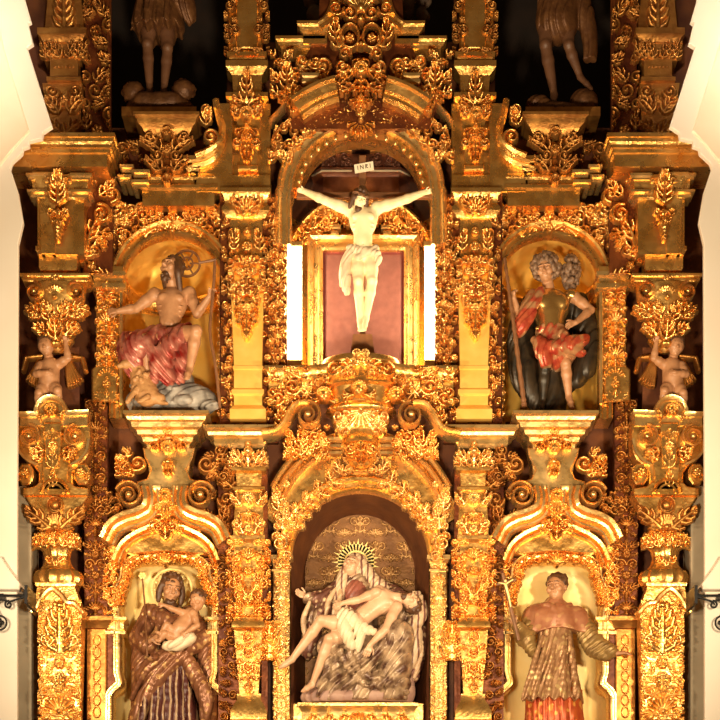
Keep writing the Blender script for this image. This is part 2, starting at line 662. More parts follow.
    def rinceau(s, seed, gap=9, h=4, mask=None, big=1.0):
        """field of curling leaf scrolls"""
        rg = random.Random(seed)
        gap *= 1.2
        pts = []
        for _ in range(int(30 * (s.x1 - s.x0) * (s.y1 - s.y0) / gap ** 2 + 30)):
            x = rg.uniform(s.x0, s.x1); y = rg.uniform(s.y0, s.y1)
            if mask and not mask(x, y):
                continue
            if all((x - a) ** 2 + (y - b) ** 2 > gap * gap * .8 for a, b in pts):
                pts.append((x, y))
        for x, y in pts:
            k = rg.random()
            a = rg.uniform(0, 2 * PI)
            sg = rg.choice((-1, 1))
            g = gap * big * rg.uniform(.8, 1.15)
            if k < .42:
                s.scroll(x, y, g * .48, rg.uniform(1.1, 1.7), sg, a, .24, h * rg.uniform(.8, 1.2))
                s.leaf(x + g * .45 * math.cos(a), y + g * .45 * math.sin(a), a + sg * -1.3, g * .75, g * .42, h, sg * 1.2, 3)
            elif k < .82:
                s.leaf(x - g * .4 * math.cos(a), y - g * .4 * math.sin(a), a, g, g * .62, h * rg.uniform(.8, 1.25), sg * rg.uniform(.6, 1.8), 4)
            else:
                s.flower(x, y, g * .42, h, rg.choice((5, 6, 8)))
        return s

    def candelabra(s, seed, h=4, wmax=None):
        """mirrored upright chain of leaves, scrolls, shells and flowers"""
        rg = random.Random(seed)
        cx = (s.x0 + s.x1) / 2
        hw = (s.x1 - s.x0) / 2
        y = s.y0
        last = None
        while y < s.y1 - 2:
            k = rg.choice([q for q in ('leafpair', 'scrolls', 'flower', 'fan', 'drop') if q != last])
            last = k
            if k == 'leafpair':
                u = hw * 1.2
                s.leaf(cx + .5, y + u * .75, -PI / 2 + .75, u * .95, u * .5, h, .9, 4)
                s.leaf(cx, y + u * .8, -PI / 2, u * .7, u * .34, h * 1.2, 0, 3)
                y += u * .8
            elif k == 'scrolls':
                u = hw * .95
                s.scroll(cx + hw * .48, y + u * .45, hw * .44, 1.5, 1, PI, .26, h)
                s.leaf(cx + hw * .2, y + u * .9, -.3, hw * .7, hw * .36, h * .9, -.9, 3)
                y += u
            elif k == 'flower':
                u = hw * .7
                s.flower(cx, y + u * .5, u * .55, h * 1.25, 7)
                s.leaf(cx + u * .4, y + u * .5, .2, hw * .65, hw * .34, h * .8, -.8, 3)
                y += u
            elif k == 'fan':
                u = hw * .85
                s.fan(cx, y + u * .85, -PI / 2, u * .8, h * 1.1)
                s.scroll(cx + hw * .7, y + u * .7, hw * .26, 1.2, -1, PI / 2, .3, h * .8)
                y += u
            else:
                u = hw * .8
                for q in range(3):
                    s.dab(cx, y + u * (.2 + .3 * q), u * (.28 - .05 * q), h * 1.1)
                s.leaf(cx + u * .2, y + u * .2, .9, hw * .8, hw * .36, h * .9, -.6, 3)
                y += u
        return s.sym()

    def mesh(s, mb, out=0.0, base=None, amp=1.0, keep=.35, sink=1.2):
        amp *= 1.4
        """adds the carved relief to mb; base(x,y) bends the ground it stands on"""
        H = s.H
        xs = s.x0 + np.arange(s.nx) / s.res
        ys = s.y0 + np.arange(s.ny) / s.res
        X, Y = np.meshgrid(xs, ys)
        B = np.full_like(X, out) if base is None else out + base(X, Y)
        O = B + np.where(H > .05, H * amp, -sink)
        M = np.maximum.reduce([H[:-1, :-1], H[1:, :-1], H[:-1, 1:], H[1:, 1:]]) > keep
        idx = np.arange(s.nx * s.ny).reshape(s.ny, s.nx)
        q = np.stack([idx[:-1, :-1][M], idx[:-1, 1:][M], idx[1:, 1:][M], idx[1:, :-1][M]], 1)
        if not len(q):
            return mb
        u, inv = np.unique(q, return_inverse=True)
        V = np.stack([X.ravel(), Y.ravel(), O.ravel()], 1)[u]
        mb.add(V, inv.reshape(-1, 4))
        return mb

    def build(s, name, m, root, d0, out=0.0, base=None, amp=1.0, keep=.35, label=None):
        mb = MB(d0)
        s.mesh(mb, out, base, amp, keep)
        return mb.build(name, m, root, sharp=None, label=label)


# ------------------------------------------------------------------ sculpted figures (distance fields -> one smooth skin)
class SDF:
    def __init__(s, x0, x1, y0, y1, o0, o1, d0, h=.7):
        s.d0, s.h = d0, h
        s.lo = np.array([x0, y0, o0], dtype=float)
        s.ax = [np.arange(a, b + h, h, dtype=np.float32) for a, b in ((x0, x1), (y0, y1), (o0, o1))]
        s.D = np.full([len(a) for a in s.ax], 9.0, dtype=np.float32)

    def win(s, lo, hi, pad):
        sl = []
        for a, l, u in zip(s.ax, lo, hi):
            i0 = max(0, int((l - pad - a[0]) / s.h)); i1 = min(len(a), int((u + pad - a[0]) / s.h) + 2)
            if i1 <= i0:
                return None, None
            sl.append(slice(i0, i1))
        g = np.meshgrid(*[a[q] for a, q in zip(s.ax, sl)], indexing='ij', sparse=True)
        return tuple(sl), g

    def comb(s, sl, d, k, sub=False):
        a = s.D[sl]
        if sub:
            hh = np.clip(.5 - .5 * (a + d) / k, 0, 1)
            s.D[sl] = a * (1 - hh) - d * hh + k * hh * (1 - hh)
        else:
            hh = np.clip(.5 + .5 * (a - d) / k, 0, 1)
            s.D[sl] = a * (1 - hh) + d * hh - k * hh * (1 - hh)
        return s

    def cap(s, a, b, ra, rb=None, k=1.5, sub=False):
        rb = ra if rb is None else rb
        a = np.array(a, dtype=float); b = np.array(b, dtype=float)
        r = max(ra, rb)
        sl, g = s.win(np.minimum(a, b) - r, np.maximum(a, b) + r, k + 2.5)
        if sl is None:
            return s
        ba = b - a
        L = max(1e-6, ba @ ba)
        px, py, po = g[0] - a[0], g[1] - a[1], g[2] - a[2]
        t = np.clip((px * ba[0] + py * ba[1] + po * ba[2]) / L, 0, 1)
        d = np.sqrt((px - t * ba[0]) ** 2 + (py - t * ba[1]) ** 2 + (po - t * ba[2]) ** 2) - (ra + (rb - ra) * t)
        return s.comb(sl, d, k, sub)

    def path(s, pts, rad, k=1.5, n=6, sub=False):
        P = bez(pts, n)
        R = np.interp(np.linspace(0, 1, len(P)), np.linspace(0, 1, len(rad)), rad)
        for i in range(len(P) - 1):
            s.cap(P[i], P[i + 1], R[i], R[i + 1], k, sub)
        return s

    def limb(s, pts, rad, k=1.5):
        for i in range(len(pts) - 1):
            s.cap(pts[i], pts[i + 1], rad[i], rad[i + 1], k)
        return s

    def ell(s, c, r, k=1.5, R=None, sub=False):
        r = np.array(r, dtype=float) if not np.isscalar(r) else np.full(3, float(r))
        m = r.max()
        c = np.array(c, dtype=float)
        sl, g = s.win(c - m, c + m, k + 2.5)
        if sl is None:
            return s
        x, y, o = g[0] - c[0], g[1] - c[1], g[2] - c[2]
        if R is not None:
            x, y, o = (R[0][0] * x + R[1][0] * y + R[2][0] * o, R[0][1] * x + R[1][1] * y + R[2][1] * o, R[0][2] * x + R[1][2] * y + R[2][2] * o)
        k0 = np.sqrt((x / r[0]) ** 2 + (y / r[1]) ** 2 + (o / r[2]) ** 2)
        k1 = np.sqrt((x / r[0] ** 2) ** 2 + (y / r[1] ** 2) ** 2 + (o / r[2] ** 2) ** 2) + 1e-6
        return s.comb(sl, k0 * (k0 - 1) / k1, k, sub)

    def warp(s, f):
        g = np.meshgrid(*s.ax, indexing='ij', sparse=True)
        s.D = s.D + f(*g).astype(np.float32)
        return s

    def clip_y(s, y, below=True):
        """cuts everything below (or above) a row"""
        g = s.ax[1][None, :, None]
        s.D = np.maximum(s.D, (g - y) if below else (y - g))
        return s

    def mesh(s, name, m, root, label=None):
        D = s.D.copy()
        for a in range(3):
            q = [slice(None)] * 3
            for e in (0, -1):
                q[a] = e
                D[tuple(q)] = np.maximum(D[tuple(q)], .01)
        nx, ny, nz = D.shape
        S = D < 0
        C = np.zeros((nx - 1, ny - 1, nz - 1, 3), dtype=np.float32)
        N = np.zeros((nx - 1, ny - 1, nz - 1), dtype=np.float32)
        quads = []
        cid = np.arange((nx - 1) * (ny - 1) * (nz - 1)).reshape(nx - 1, ny - 1, nz - 1)
        for a in range(3):
            b, c = [(1, 2), (2, 0), (0, 1)][a]
            lo = [slice(None)] * 3; hi = [slice(None)] * 3
            lo[a] = slice(0, -1); hi[a] = slice(1, None)
            v0 = D[tuple(lo)]; v1 = D[tuple(hi)]
            cr = S[tuple(lo)] != S[tuple(hi)]
            I = np.argwhere(cr)
            if not len(I):
                continue
            f0 = v0[cr]; f1 = v1[cr]
            t = f0 / (f0 - f1)
            P = I.astype(np.float32)
            P[:, a] += t
            cells = []
            for db, dc in ((-1, -1), (0, -1), (0, 0), (-1, 0)):
                J = I.copy()
                J[:, b] += db; J[:, c] += dc
                cells.append(J)
            ok = np.ones(len(I), dtype=bool)
            sh = np.array([nx - 1, ny - 1, nz - 1])
            for J in cells:
                ok &= np.all((J >= 0) & (J < sh), axis=1)
            ids = []
            for J in cells:
                J = J[ok]
                np.add.at(C, (J[:, 0], J[:, 1], J[:, 2]), P[ok])
                np.add.at(N, (J[:, 0], J[:, 1], J[:, 2]), 1)
                ids.append(cid[J[:, 0], J[:, 1], J[:, 2]])
            q = np.stack(ids, 1)
            fl = (f0[ok] > 0)
            q[fl] = q[fl][:, ::-1]
            quads.append(q)
        q = np.concatenate(quads)
        u, inv = np.unique(q, return_inverse=True)
        V = (C.reshape(-1, 3)[u] / N.reshape(-1)[u][:, None]) * s.h + s.lo
        V = to_world(V, s.d0) - off(root)
        me = mk_mesh(name, V, [inv.reshape(-1, 4)])
        return link(name, me, m, root, label)


def rot(yaw=0, pitch=0, roll=0):
    """turn of a head: yaw to the viewer's right, pitch up, roll clockwise (degrees); columns are local right, up, forward in (column, row, out)"""
    y, p, r = (math.radians(v) for v in (yaw, pitch, roll))
    f = np.array([math.sin(y) * math.cos(p), -math.sin(p), math.cos(y) * math.cos(p)])
    up = np.array([math.sin(r), -math.cos(r), 0.0])
    up = up - f * (up @ f)
    up /= np.linalg.norm(up)
    rt = np.cross(f, up)
    if rt[0] < 0 and abs(yaw) < 90:
        rt = -rt
    return np.stack([rt, up, f], 1)


def head(S, c, r, R, k=.6, neck=None, nr=None):
    c = np.array(c, dtype=float)
    L = lambda *v: c + R @ (np.array(v) * r)
    E = lambda v, q, kk=k, sub=False: S.ell(L(*v), np.array(q) * r, kk, R, sub)
    E((0, .2, -.1), (.70, .80, .84))
    E((0, -.35, .12), (.54, .64, .60), 1.0)
    E((0, -.74, .42), (.24, .2, .24), .8)
    for sg in (-1, 1):
        E((sg * .36, -.2, .48), (.25, .26, .24), .8)
        E((sg * .28, .10, .80), (.19, .11, .16), .5, True)
        E((sg * .27, .07, .60), (.17, .12, .16), .3)
        S.cap(L(sg * .08, .26, .78), L(sg * .48, .26, .60), .07 * r, .05 * r, .5)
        E((sg * .70, -.05, -.05), (.1, .24, .16), .3)
    S.cap(L(0, .16, .72), L(0, -.18, .92), .085 * r, .13 * r, .4)
    E((0, -.22, .80), (.19, .09, .13), .3)
    S.cap(L(-.15, -.46, .68), L(.15, -.46, .68), .075 * r, .075 * r, .3)
    E((0, -.52, .80), (.22, .035, .12), .2, True)
    if neck is not None:
        S.cap(L(0, -.35, -.15), neck, .40 * r, nr or .46 * r, 1.2)
    return L


def eyes(root, L, r, d0):
    mb = MB(d0)
    for sg in (-1, 1):
        mb.ball(L(sg * .27, .075, .66), (.13 * r, .085 * r, .10 * r), 8, 6)
        a = L(sg * .12, .30, .80); b = L(sg * .46, .27, .64)
        mb.tube([a, (a + b) / 2 + np.array([0, -.04 * r, .05 * r]), b], .03 * r, 5)
    return mb.build('eyes', 'eye_dark', root, sharp=None)


def hand(S, w, d, nrm, z, curl=.35, thumb=1, spread=.16):
    """palm, four unequal bent fingers and a thumb from the palm's side; w wrist, d direction, nrm back of the hand, z length"""
    w = np.array(w, dtype=float)
    d = np.array(d, dtype=float); d /= np.linalg.norm(d)
    n = np.array(nrm, dtype=float); n = n - d * (n @ d); n /= np.linalg.norm(n)
    sd = np.cross(d, n)
    S.cap(w, w + d * z * .12, z * .15, z * .16, .8)
    for q in (-.16, -.05, .06, .17):
        S.cap(w + d * z * .1 + sd * q * z * .6, w + d * z * .45 + sd * q * z * 1.15, z * .10, z * .10, .8)
    for q, ln in ((-.20, .40), (-.07, .50), (.07, .47), (.20, .36)):
        p = w + d * z * .46 + sd * q * z
        a = 0.0
        dd = d + sd * q * spread * 6 * .3
        for f in (.45, .33, .22):
            a += curl
            v = dd * math.cos(a) - n * math.sin(a)
            e = p + v * ln * z * f
            S.cap(p, e, max(.62, z * .066), max(.55, z * .056), .25)
            p = e
    p = w + d * z * .14 + sd * thumb * z * .17
    for f, bend in ((.22, .9), (.17, .55), (.13, .25)):
        v = d * math.cos(bend) + sd * thumb * math.sin(bend) - n * .25
        e = p + v * z * f
        S.cap(p, e, max(.7, z * .075), max(.6, z * .06), .4)
        p = e
    return S


def curls(S, seed, c, rad, n, r0, r1, front=-.2, k=.4, R=None):
    """locks of hair over an ellipsoid"""
    rg = random.Random(seed)
    c = np.array(c, dtype=float); rad = np.array(rad, dtype=float)
    for i in range(n):
        v = np.array([rg.gauss(0, 1), rg.gauss(0, 1), rg.gauss(0, 1)])
        v /= np.linalg.norm(v)
        if v[2] < front:
            v[2] = -v[2] * .5
        if R is not None:
            p = c + R @ (v * rad)
        else:
            p = c + v * rad
        S.ell(p, (rg.uniform(r0, r1), rg.uniform(r0, r1) * 1.2, rg.uniform(r0, r1)), k)
    return S


# ================================================================== THE SETTING
def structure(o):
    o['kind'] = 'structure'
    return o


mb = MB(0.0)
V = [(-3.9, -24, 0), (3.9, -24, 0), (3.9, 1.6, 0), (-3.9, 1.6, 0), (-3.9, -24, -.2), (3.9, -24, -.2), (3.9, 1.6, -.2), (-3.9, 1.6, -.2)]
Fq = [[0, 1, 2, 3], [7, 6, 5, 4], [0, 4, 5, 1], [1, 5, 6, 2], [2, 6, 7, 3], [3, 7, 4, 0]]
structure(link('floor', mk_mesh('floor', V, [np.array(Fq)]), 'floor_stone'))


def wbox(name, x0, x1, y0, y1, z0, z1, m):
    V = [(x, y, z) for z in (z1, z0) for (x, y) in ((x0, y0), (x1, y0), (x1, y1), (x0, y1))]
    return structure(link(name, mk_mesh(name, V, [np.array(Fq)]), m, sharp=30))


wbox('wall_back', -3.9, 3.9, 1.35, 1.6, 0, 13.2, 'niche_dark')

# the boarding of the altarpiece, pierced for its niches
OPEN = [(107, 227, -70, 128), (120, 226, 226, 422), (111, 222, 548, 790), (268, 454, -70, 42), (282, 440, 116, 372), (286, 436, 484, 730)]
OPEN += [(722 - b, 722 - a, c, d) for (a, b, c, d) in OPEN if b < 300]
XS = sorted({14, 708} | {v for o in OPEN for v in o[:2]})
YS = sorted({-110, 1100} | {v for o in OPEN for v in o[2:]})
mb = MB(0.34)
for i in range(len(XS) - 1):
    for j in range(len(YS) - 1):
        cx, cy = (XS[i] + XS[i + 1]) / 2, (YS[j] + YS[j + 1]) / 2
        if not any(a < cx < b and c < cy < d for a, b, c, d in OPEN):
            mb.box(XS[i], XS[i + 1], YS[j], YS[j + 1], -6, 0)
structure(mb.build('wall_boarding', 'bole_board', sharp=30))

for side in ('left', 'right'):
    f = (lambda p: p) if side == 'left' else (lambda p: [(722 - x, y) for x, y in p])
    # the arch jamb in front of the altarpiece, leaning in where the vault springs
    mb = MB(-0.9)
    mb.prism(f([(-70, -120), (2, -120), (25, 0), (31, 21), (28, 23), (33, 43), (27, 47), (52, 126), (43, 132), (42, 138), (29, 141), (29, 146), (23, 148), (22, 153), (12, 162), (10, 168), (18, 192), (23, 222), (18, 244), (17, 500), (17, 1110), (-70, 1110)]), -7, 0, .8)
    structure(mb.build('wall_' + side, 'plaster_cream', sharp=30))
    mb = MB(-0.9)
    mb.prism(f([(-70, -60), (-18, -60), (4, 48), (30, 132), (12, 152), (-4, 172), (-4, 230), (-70, 230)]), -2, 3, 1.2)
    structure(mb.build('trim_1' if side == 'left' else 'trim_2', 'plaster_peach', sharp=30))
    mb = MB(-0.9)
    mb.prism(f([(-70, 560), (4, 560), (11, 571), (22, 586), (22, 592), (-70, 592)]), -10, 14, 1)
    structure(mb.build('trim_3' if side == 'left' else 'trim_4', 'plaster_cream', sharp=30))
    mb = MB(-0.30)
    mb.prism(f([(-60, 486), (27, 486), (31, 520), (32, 1060), (-60, 1060)]), -42, 0, 1)
    structure(mb.build('baseboard_' + side, 'grey_stone_and_shade', sharp=30))
    mb = MB(0.9)
    mb.prism(f([(-60, -120), (58, -120), (58, 150), (-60, 150)]), -30, 0)
    structure(mb.build('trim_5' if side == 'left' else 'trim_6', 'grey_stone_and_shade', sharp=30))  # cream plaster behind the jamb, its shade put into the grey


# ================================================================== helpers for the gilded architecture
def block(x0, x1, o=0, back=-24):
    return [(x0, back), (x0, o), (x1, o), (x1, back)]


def niche_shell(mb, cx, rx, ytop, yspring, ybot, depth, flat=0.35):
    """concave niche wall: upright half drum closed above by a half dome"""
    n = 40
    ry = yspring - ytop
    for part in (0, 1):
        if part == 0:
            ys = np.linspace(yspring, ybot, 24)
            xs = np.cos(np.linspace(PI, 0, n)) * rx
            V = np.array([(cx + x, y, -depth * max(0, 1 - abs(x / rx) ** (2 / flat)) ** .5) for y in ys for x in xs])
            r_, c_ = len(ys), len(xs)
        else:
            rr = np.linspace(0, 1, 20)
            th = np.linspace(PI, 0, n)
            V = np.array([(cx + rx * r * math.cos(t), yspring - ry * r * math.sin(t), -depth * max(0, 1 - r ** (2 / flat)) ** .5) for r in rr for t in th])
            r_, c_ = len(rr), len(th)
        idx = np.arange(r_ * c_).reshape(r_, c_)
        q = np.stack([idx[:-1, :-1], idx[:-1, 1:], idx[1:, 1:], idx[1:, :-1]], -1).reshape(-1, 4)
        mb.add(V, q)
    return mb


def arch_mask(cx, rx, ry, yspring):
    return lambda x, y: (((x - cx) / rx) ** 2 + ((y - yspring) / ry) ** 2 > 1) if y < yspring else abs(x - cx) > rx


SIDES = []   # (thing, label on the right)


def both(root, right_label):
    SIDES.append((root, right_label))


# ================================================================== 1 OUTER COLUMNS
def outer_column():
    D = -0.35
    t = thing('estipite_column', 'tall gilded estipite column in front of the left jamb, below the winged child', 'column', 57, 760, D, 'outer columns')
    m = MB(D)
    m.frustum((38, 82, 606, -26, 0), (43, 77, 780, -26, 0))
    m.box(34, 84, 780, 800, -28, 3)
    m.frustum((43, 77, 800, -26, 0), (43, 77, 1098, -26, 0))
    m.build('shaft', 'gold', t)
    r = Relief(38, 82, 600, 722)
    r.leaf(60, 652, -PI / 2, 46, 26, 5, 0, 5)
    r.scroll(47, 640, 7, 1.6, 1, 0, .28, 4.5)
    r.leaf(54, 650, -PI / 2 - .5, 34, 16, 4, -.9, 4)
    r.flower(60, 664, 6, 5, 7)
    r.leaf(60, 676, PI / 2, 16, 12, 4, 0, 4)
    r.leaf(60, 690, PI - .7, 20, 12, 4, .9, 4)
    r.scroll(46, 692, 6, 1.4, -1, 0, .28, 4)
    r.fan(60, 712, -PI / 2, 14, 5)
    r.leaf(58, 716, PI + .3, 16, 10, 4, -.8, 3)
    r.beads([(42, 604), (42, 720)], 1.1, 3.4, 2.2)
    r.rinceau(205, 6.5, 2.4)
    r.sym().build('leaf_carving', 'gold', t, D, 0)
    m = MB(D)
    m.sweep(bez([(32, 613), (38, 607), (43, 598), (52, 590), (61, 596), (67, 603), (75, 605), (84, 614)], 8), [(-2.5, -12), (-2.5, 3), (-1, 6), (1.2, 6.5), (2.8, 4), (2.8, -12)])
    m.build('crest_moulding', 'gold_pale', t)
    m = MB(D)
    m.frustum((38, 74, 585, -24, 2), (33, 83, 612, -26, 1))
    m.mold(block(38, 74, 2), steps(583, 588, 2, 0, 1))
    m.build('neck_block', 'gold', t)
    m = MB(D)
    m.lathe(56, -14, [(18, 568), (22, 569.5), (24.5, 574), (24.5, 579), (22, 583.5), (17, 585)], 56, .85, 14, .05)
    m.build('cushion', 'gold', t)
    m = MB(D)
    m.lathe(55, -14, [(19, 530), (21, 534), (22, 539), (18, 545), (14, 549), (12, 556), (14, 563), (18, 568)], 48, .8, 10, .06)
    m.build('vase', 'gold', t)
    r = Relief(30, 80, 530, 570)
    for x in (34, 40, 47, 55):
        r.leaf(x, 547, -PI / 2 + (x - 55) * .03, 13, 9, 4, 0, 3)
    r.beads([(32, 533), (55, 533)], 1.6, 4, 3)
    r.leaf(55, 566, -PI / 2 - .6, 14, 8, 3, -.5, 3)
    r.sym().build('leaf_collar', 'gold', t, D, 3, base=lambda X, Y: -.022 * (X - 55) ** 2 - np.where(Y > 550, 7, 0))
    m = MB(D)
    m.prism([(25, 497), (88, 497), (82, 506), (75, 513), (71, 520), (72, 531), (40, 531), (42, 520), (38, 513), (31, 506)], -24, 4, 1.2)
    m.build('tapered_body', 'gold', t)
    r = Relief(26, 86, 496, 531)
    r.leaf(50, 528, -PI / 2 - .85, 30, 15, 3.5, -.2, 4)
    r.fan(56, 528, -PI / 2, 12, 3, 7, .7)
    r.sym()
    r.stroke(arcpts(56, 507, 7.5, 8, 0, 360, 24), 1.2, 1.2, 5, 5)
    r.dab(56, 506, 5.5, 4)
    r.build('shield', 'gold_shaded', t, D, 4)
    m = MB(D)
    P = [(24, 497), (24, 490), (36, 488), (41, 483)] + arcpts(56, 494, 15, 15, 140, 40, 10) + [(71, 483), (76, 488), (89, 490), (89, 497)]
    m.prism(P, -24, 7, 1)
    m.sweep(arcpts(56, 495, 13, 13, 180, 0, 18), [(-1.6, 5), (-1.6, 9), (0, 11), (1.8, 9), (1.8, 5)])
    m.sweep(arcpts(56, 495, 8.5, 8.5, 180, 0, 14), [(-1, 5), (-1, 9), (1, 9), (1, 5)])
    m.build('arched_block', 'gold', t)
    m = MB(D)
    m.prism([(18, 424), (18, 448), (24, 459), (34, 466), (39, 473), (39, 492), (73, 492), (73, 473), (78, 466), (86, 459), (90, 448), (90, 424)], -24, 2, 1.5)
    m.prism([(42, 458), (70, 458), (68, 492), (45, 492)], 0, 7, 1.2)
    m.prism([(45, 425), (63, 425), (61, 470), (47, 470)], 0, 9, 1.2)
    for x in (26, 82):
        m.prism([(x - 8, 470), (x - 4, 464), (x + 4, 464), (x + 8, 470), (x + 8, 478), (x + 4, 485), (x - 4, 485), (x - 8, 478)], -20, 3, 1.6)
    m.build('scroll_body', 'gold', t)
    m = MB(D)
    m.volute(30, 438, 11.5, 2.1, 1, -PI / 2, 0, 9)
    m.sweep(bez([(18.5, 440), (20, 452), (28, 461), (38, 466)], 8), [(-1.2, 0), (-1.2, 6), (1.2, 6), (1.2, 0)])
    m.build('volute', 'gold_pale', t)
    m = MB(D)
    m.volute(76, 438, 11.5, 2.1, -1, -PI / 2, 0, 9)
    m.sweep(bez([(89.5, 440), (87, 452), (80, 461), (72, 466)], 8), [(-1.2, 0), (-1.2, 6), (1.2, 6), (1.2, 0)])
    m.build('volute', 'gold_pale', t)
    r = Relief(18, 90, 424, 492)
    r.fan(54, 432, PI / 2, 9, 4, 7, 1.2)
    r.flower(54, 448, 6, 5, 7)
    r.leaf(54, 470, -PI / 2, 16, 10, 4, 0, 3)
    r.leaf(54, 488, -PI / 2, 16, 8, 3, 0, 3)
    r.leaf(44, 452, PI - .5, 13, 9, 4, .9, 3)
    r.leaf(42, 462, PI + .8, 9, 7, 4, -.9, 3)
    r.flower(26, 474, 5, 4, 6)
    r.leaf(20, 474, PI / 2, 8, 6, 3, .7, 3)
    r.sym().build('leaf_carving', 'gold', t, D, 6)
    m = MB(D)
    m.prism([(20, 427), (20, 417), (38, 417)] + arcpts(52, 416, 14, 15, 180, 0, 16) + [(68, 416), (88, 415), (88, 427)], -24, 4, .8)
    m.sweep([(19, 417), (36.5, 417)] + arcpts(52, 415, 14, 15, 180, 0, 18) + [(68.5, 416), (90, 415)], [(-1.5, -10), (-1.5, 7), (.5, 9), (2.6, 10), (3.4, 7), (3.4, -10)])
    m.build('arched_cap', 'gold_pale', t)
    r = Relief(38, 66, 400, 430)
    r.cherub(52, 413, 6, 7)
    r.build('cherub_mask', 'gold', t, D, 4)
    m = MB(D)
    m.box(40, 76, 340, 420, -26, -22)
    m.build('core', 'bole_board', t)
    # the scrolled capital
    m = MB(D)
    m.mold(block(27, 85, 2), steps(276, 284, 6, 1, 2))
    m.lathe(56, -12, [(29, 284), (27, 300), (20, 318), (15, 332), (17, 338), (12, 344), (4, 350)], 40, .75)
    m.build('capital', 'gold', t)
    for sg, x in ((1, 35), (-1, 77)):
        m = MB(D)
        m.volute(x, 293, 9.5, 2, sg, -PI / 2, -6, 8)
        m.build('capital_volute', 'gold_pale', t)
    r = Relief(22, 90, 276, 348)
    r.flower(56, 281, 5, 5, 6)
    r.fan(56, 300, -PI / 2, 11, 5, 7, .8)
    r.leaf(40, 318, -PI / 2 - .5, 18, 13, 6, -1.0, 4)
    r.leaf(50, 322, -PI / 2 - .1, 18, 12, 6, -.6, 4)
    r.leaf(46, 336, -PI / 2 - .5, 16, 11, 5, -.9, 4)
    r.leaf(56, 340, -PI / 2, 20, 14, 7, 0, 4)
    r.leaf(32, 305, PI / 2 - .3, 14, 9, 5, .9, 3)
    r.scroll(47, 309, 5, 1.3, 1, 0, .3, 6)
    r.dab(54, 344, 4, 5)
    r.sym().build('leaf_carving', 'gold', t, D, 4, base=lambda X, Y: -.012 * (X - 56) ** 2 - np.maximum(0, Y - 318) * .2)
    m = MB(D)
    m.mold(block(39, 77, 0), [(3, 247), (3, 251), (1, 253)] + [(0, 254)] + steps(256, 272, 0, -4, 1, .3) + [(1, 273), (1, 277)])
    m.build('impost', 'gold', t)
    both(t, 'tall gilded estipite column in front of the right jamb, below the winged child')


outer_column()


def outer_entablature():
    D = -0.55
    t = thing('entablature_block', 'heavy stepped gilded entablature block over the left outer column', 'entablature', 57, 250, D, 'outer entablature blocks')
    m = MB(D)
    pr = [(10, 137), (10, 141), (8.5, 141.5), (8, 145), (6, 147), (6, 150), (4, 151), (3.5, 154), (1.5, 155), (1, 167), (-8, 168)]
    m.mold(block(8, 106, 0, -50), pr, 30)
    m.build('cornice', 'gold', t, sharp=25)
    m = MB(D)
    m.mold(block(33, 84, -12, -50), [(6, 172), (6, 175), (3, 177), (2, 185), (0, 188), (0, 192), (-2, 194), (-2, 249)], 10)
    m.mold(block(36, 56, -8, -50), [(4, 170), (3, 176), (-2, 184), (-3, 249)], 6)
    m.build('frieze_block', 'gold', t)
    m = MB(D)
    for x in (36, 80):
        m.mold(block(x - 9, x + 9, -6, -30), [(2, 171), (2, 173.5), (0, 175), (0, 177)], 6)
        m.mold(block(x - 8, x + 8, -7, -30), [(2, 187), (2, 189.5), (-1, 191), (-1, 194)], 6)
    m.box(44, 70, 176, 180, -12, -4, .8)
    m.build('dentil', 'gold_pale', t)
    r = Relief(42, 72, 168, 246)
    r.leaf(57, 200, -PI / 2, 30, 16, 7, 0, 5)
    r.fan(57, 174, PI / 2, 10, 6)
    r.leaf(57, 208, PI / 2, 14, 12, 5, 0, 3)
    r.flower(57, 222, 5.5, 6, 6)
    for q in range(4):
        r.dab(57, 226 + 4 * q, 4.4 - q * .7, 6)
    r.leaf(55, 215, PI + .5, 10, 7, 4, .8, 3)
    r.sym().build('bracket', 'gold', t, D, -7)
    both(t, 'heavy stepped gilded entablature block over the right outer column')
    # scrolling wing between the block and the niche
    D = -0.2
    t = thing('scroll_bracket', 'openwork gilded scroll bracket filling the corner left of the bearded saint niche', 'bracket', 98, 240, D, 'scroll brackets beside the upper niches')
    r = Relief(80, 122, 170, 275)
    r.scroll(102, 216, 10, 1.6, 1, -PI * .6, .26, 7)
    r.scroll(112, 196, 8, 1.4, -1, PI / 2, .26, 6)
    r.leaf(88, 250, -PI / 2, 34, 16, 6, .9, 4)
    r.leaf(100, 196, -.4, 20, 11, 6, -.9, 4)
    r.leaf(96, 234, -.3, 16, 10, 5, 1.2, 3)
    r.flower(92, 182, 7, 6)
    r.scroll(88, 252, 7, 1.4, 1, 0, .28, 5)
    r.rinceau(5, 11, 4, lambda x, y: y > 240 and x < 104)
    r.build('scroll', 'gold', t, D, 0)
    m = MB(D)
    m.box(83, 112, 176, 272, -20, -2)
    m.build('backing', 'bole_gold_shaded', t)
    both(t, 'openwork gilded scroll bracket filling the corner right of the armoured saint niche')


outer_entablature()


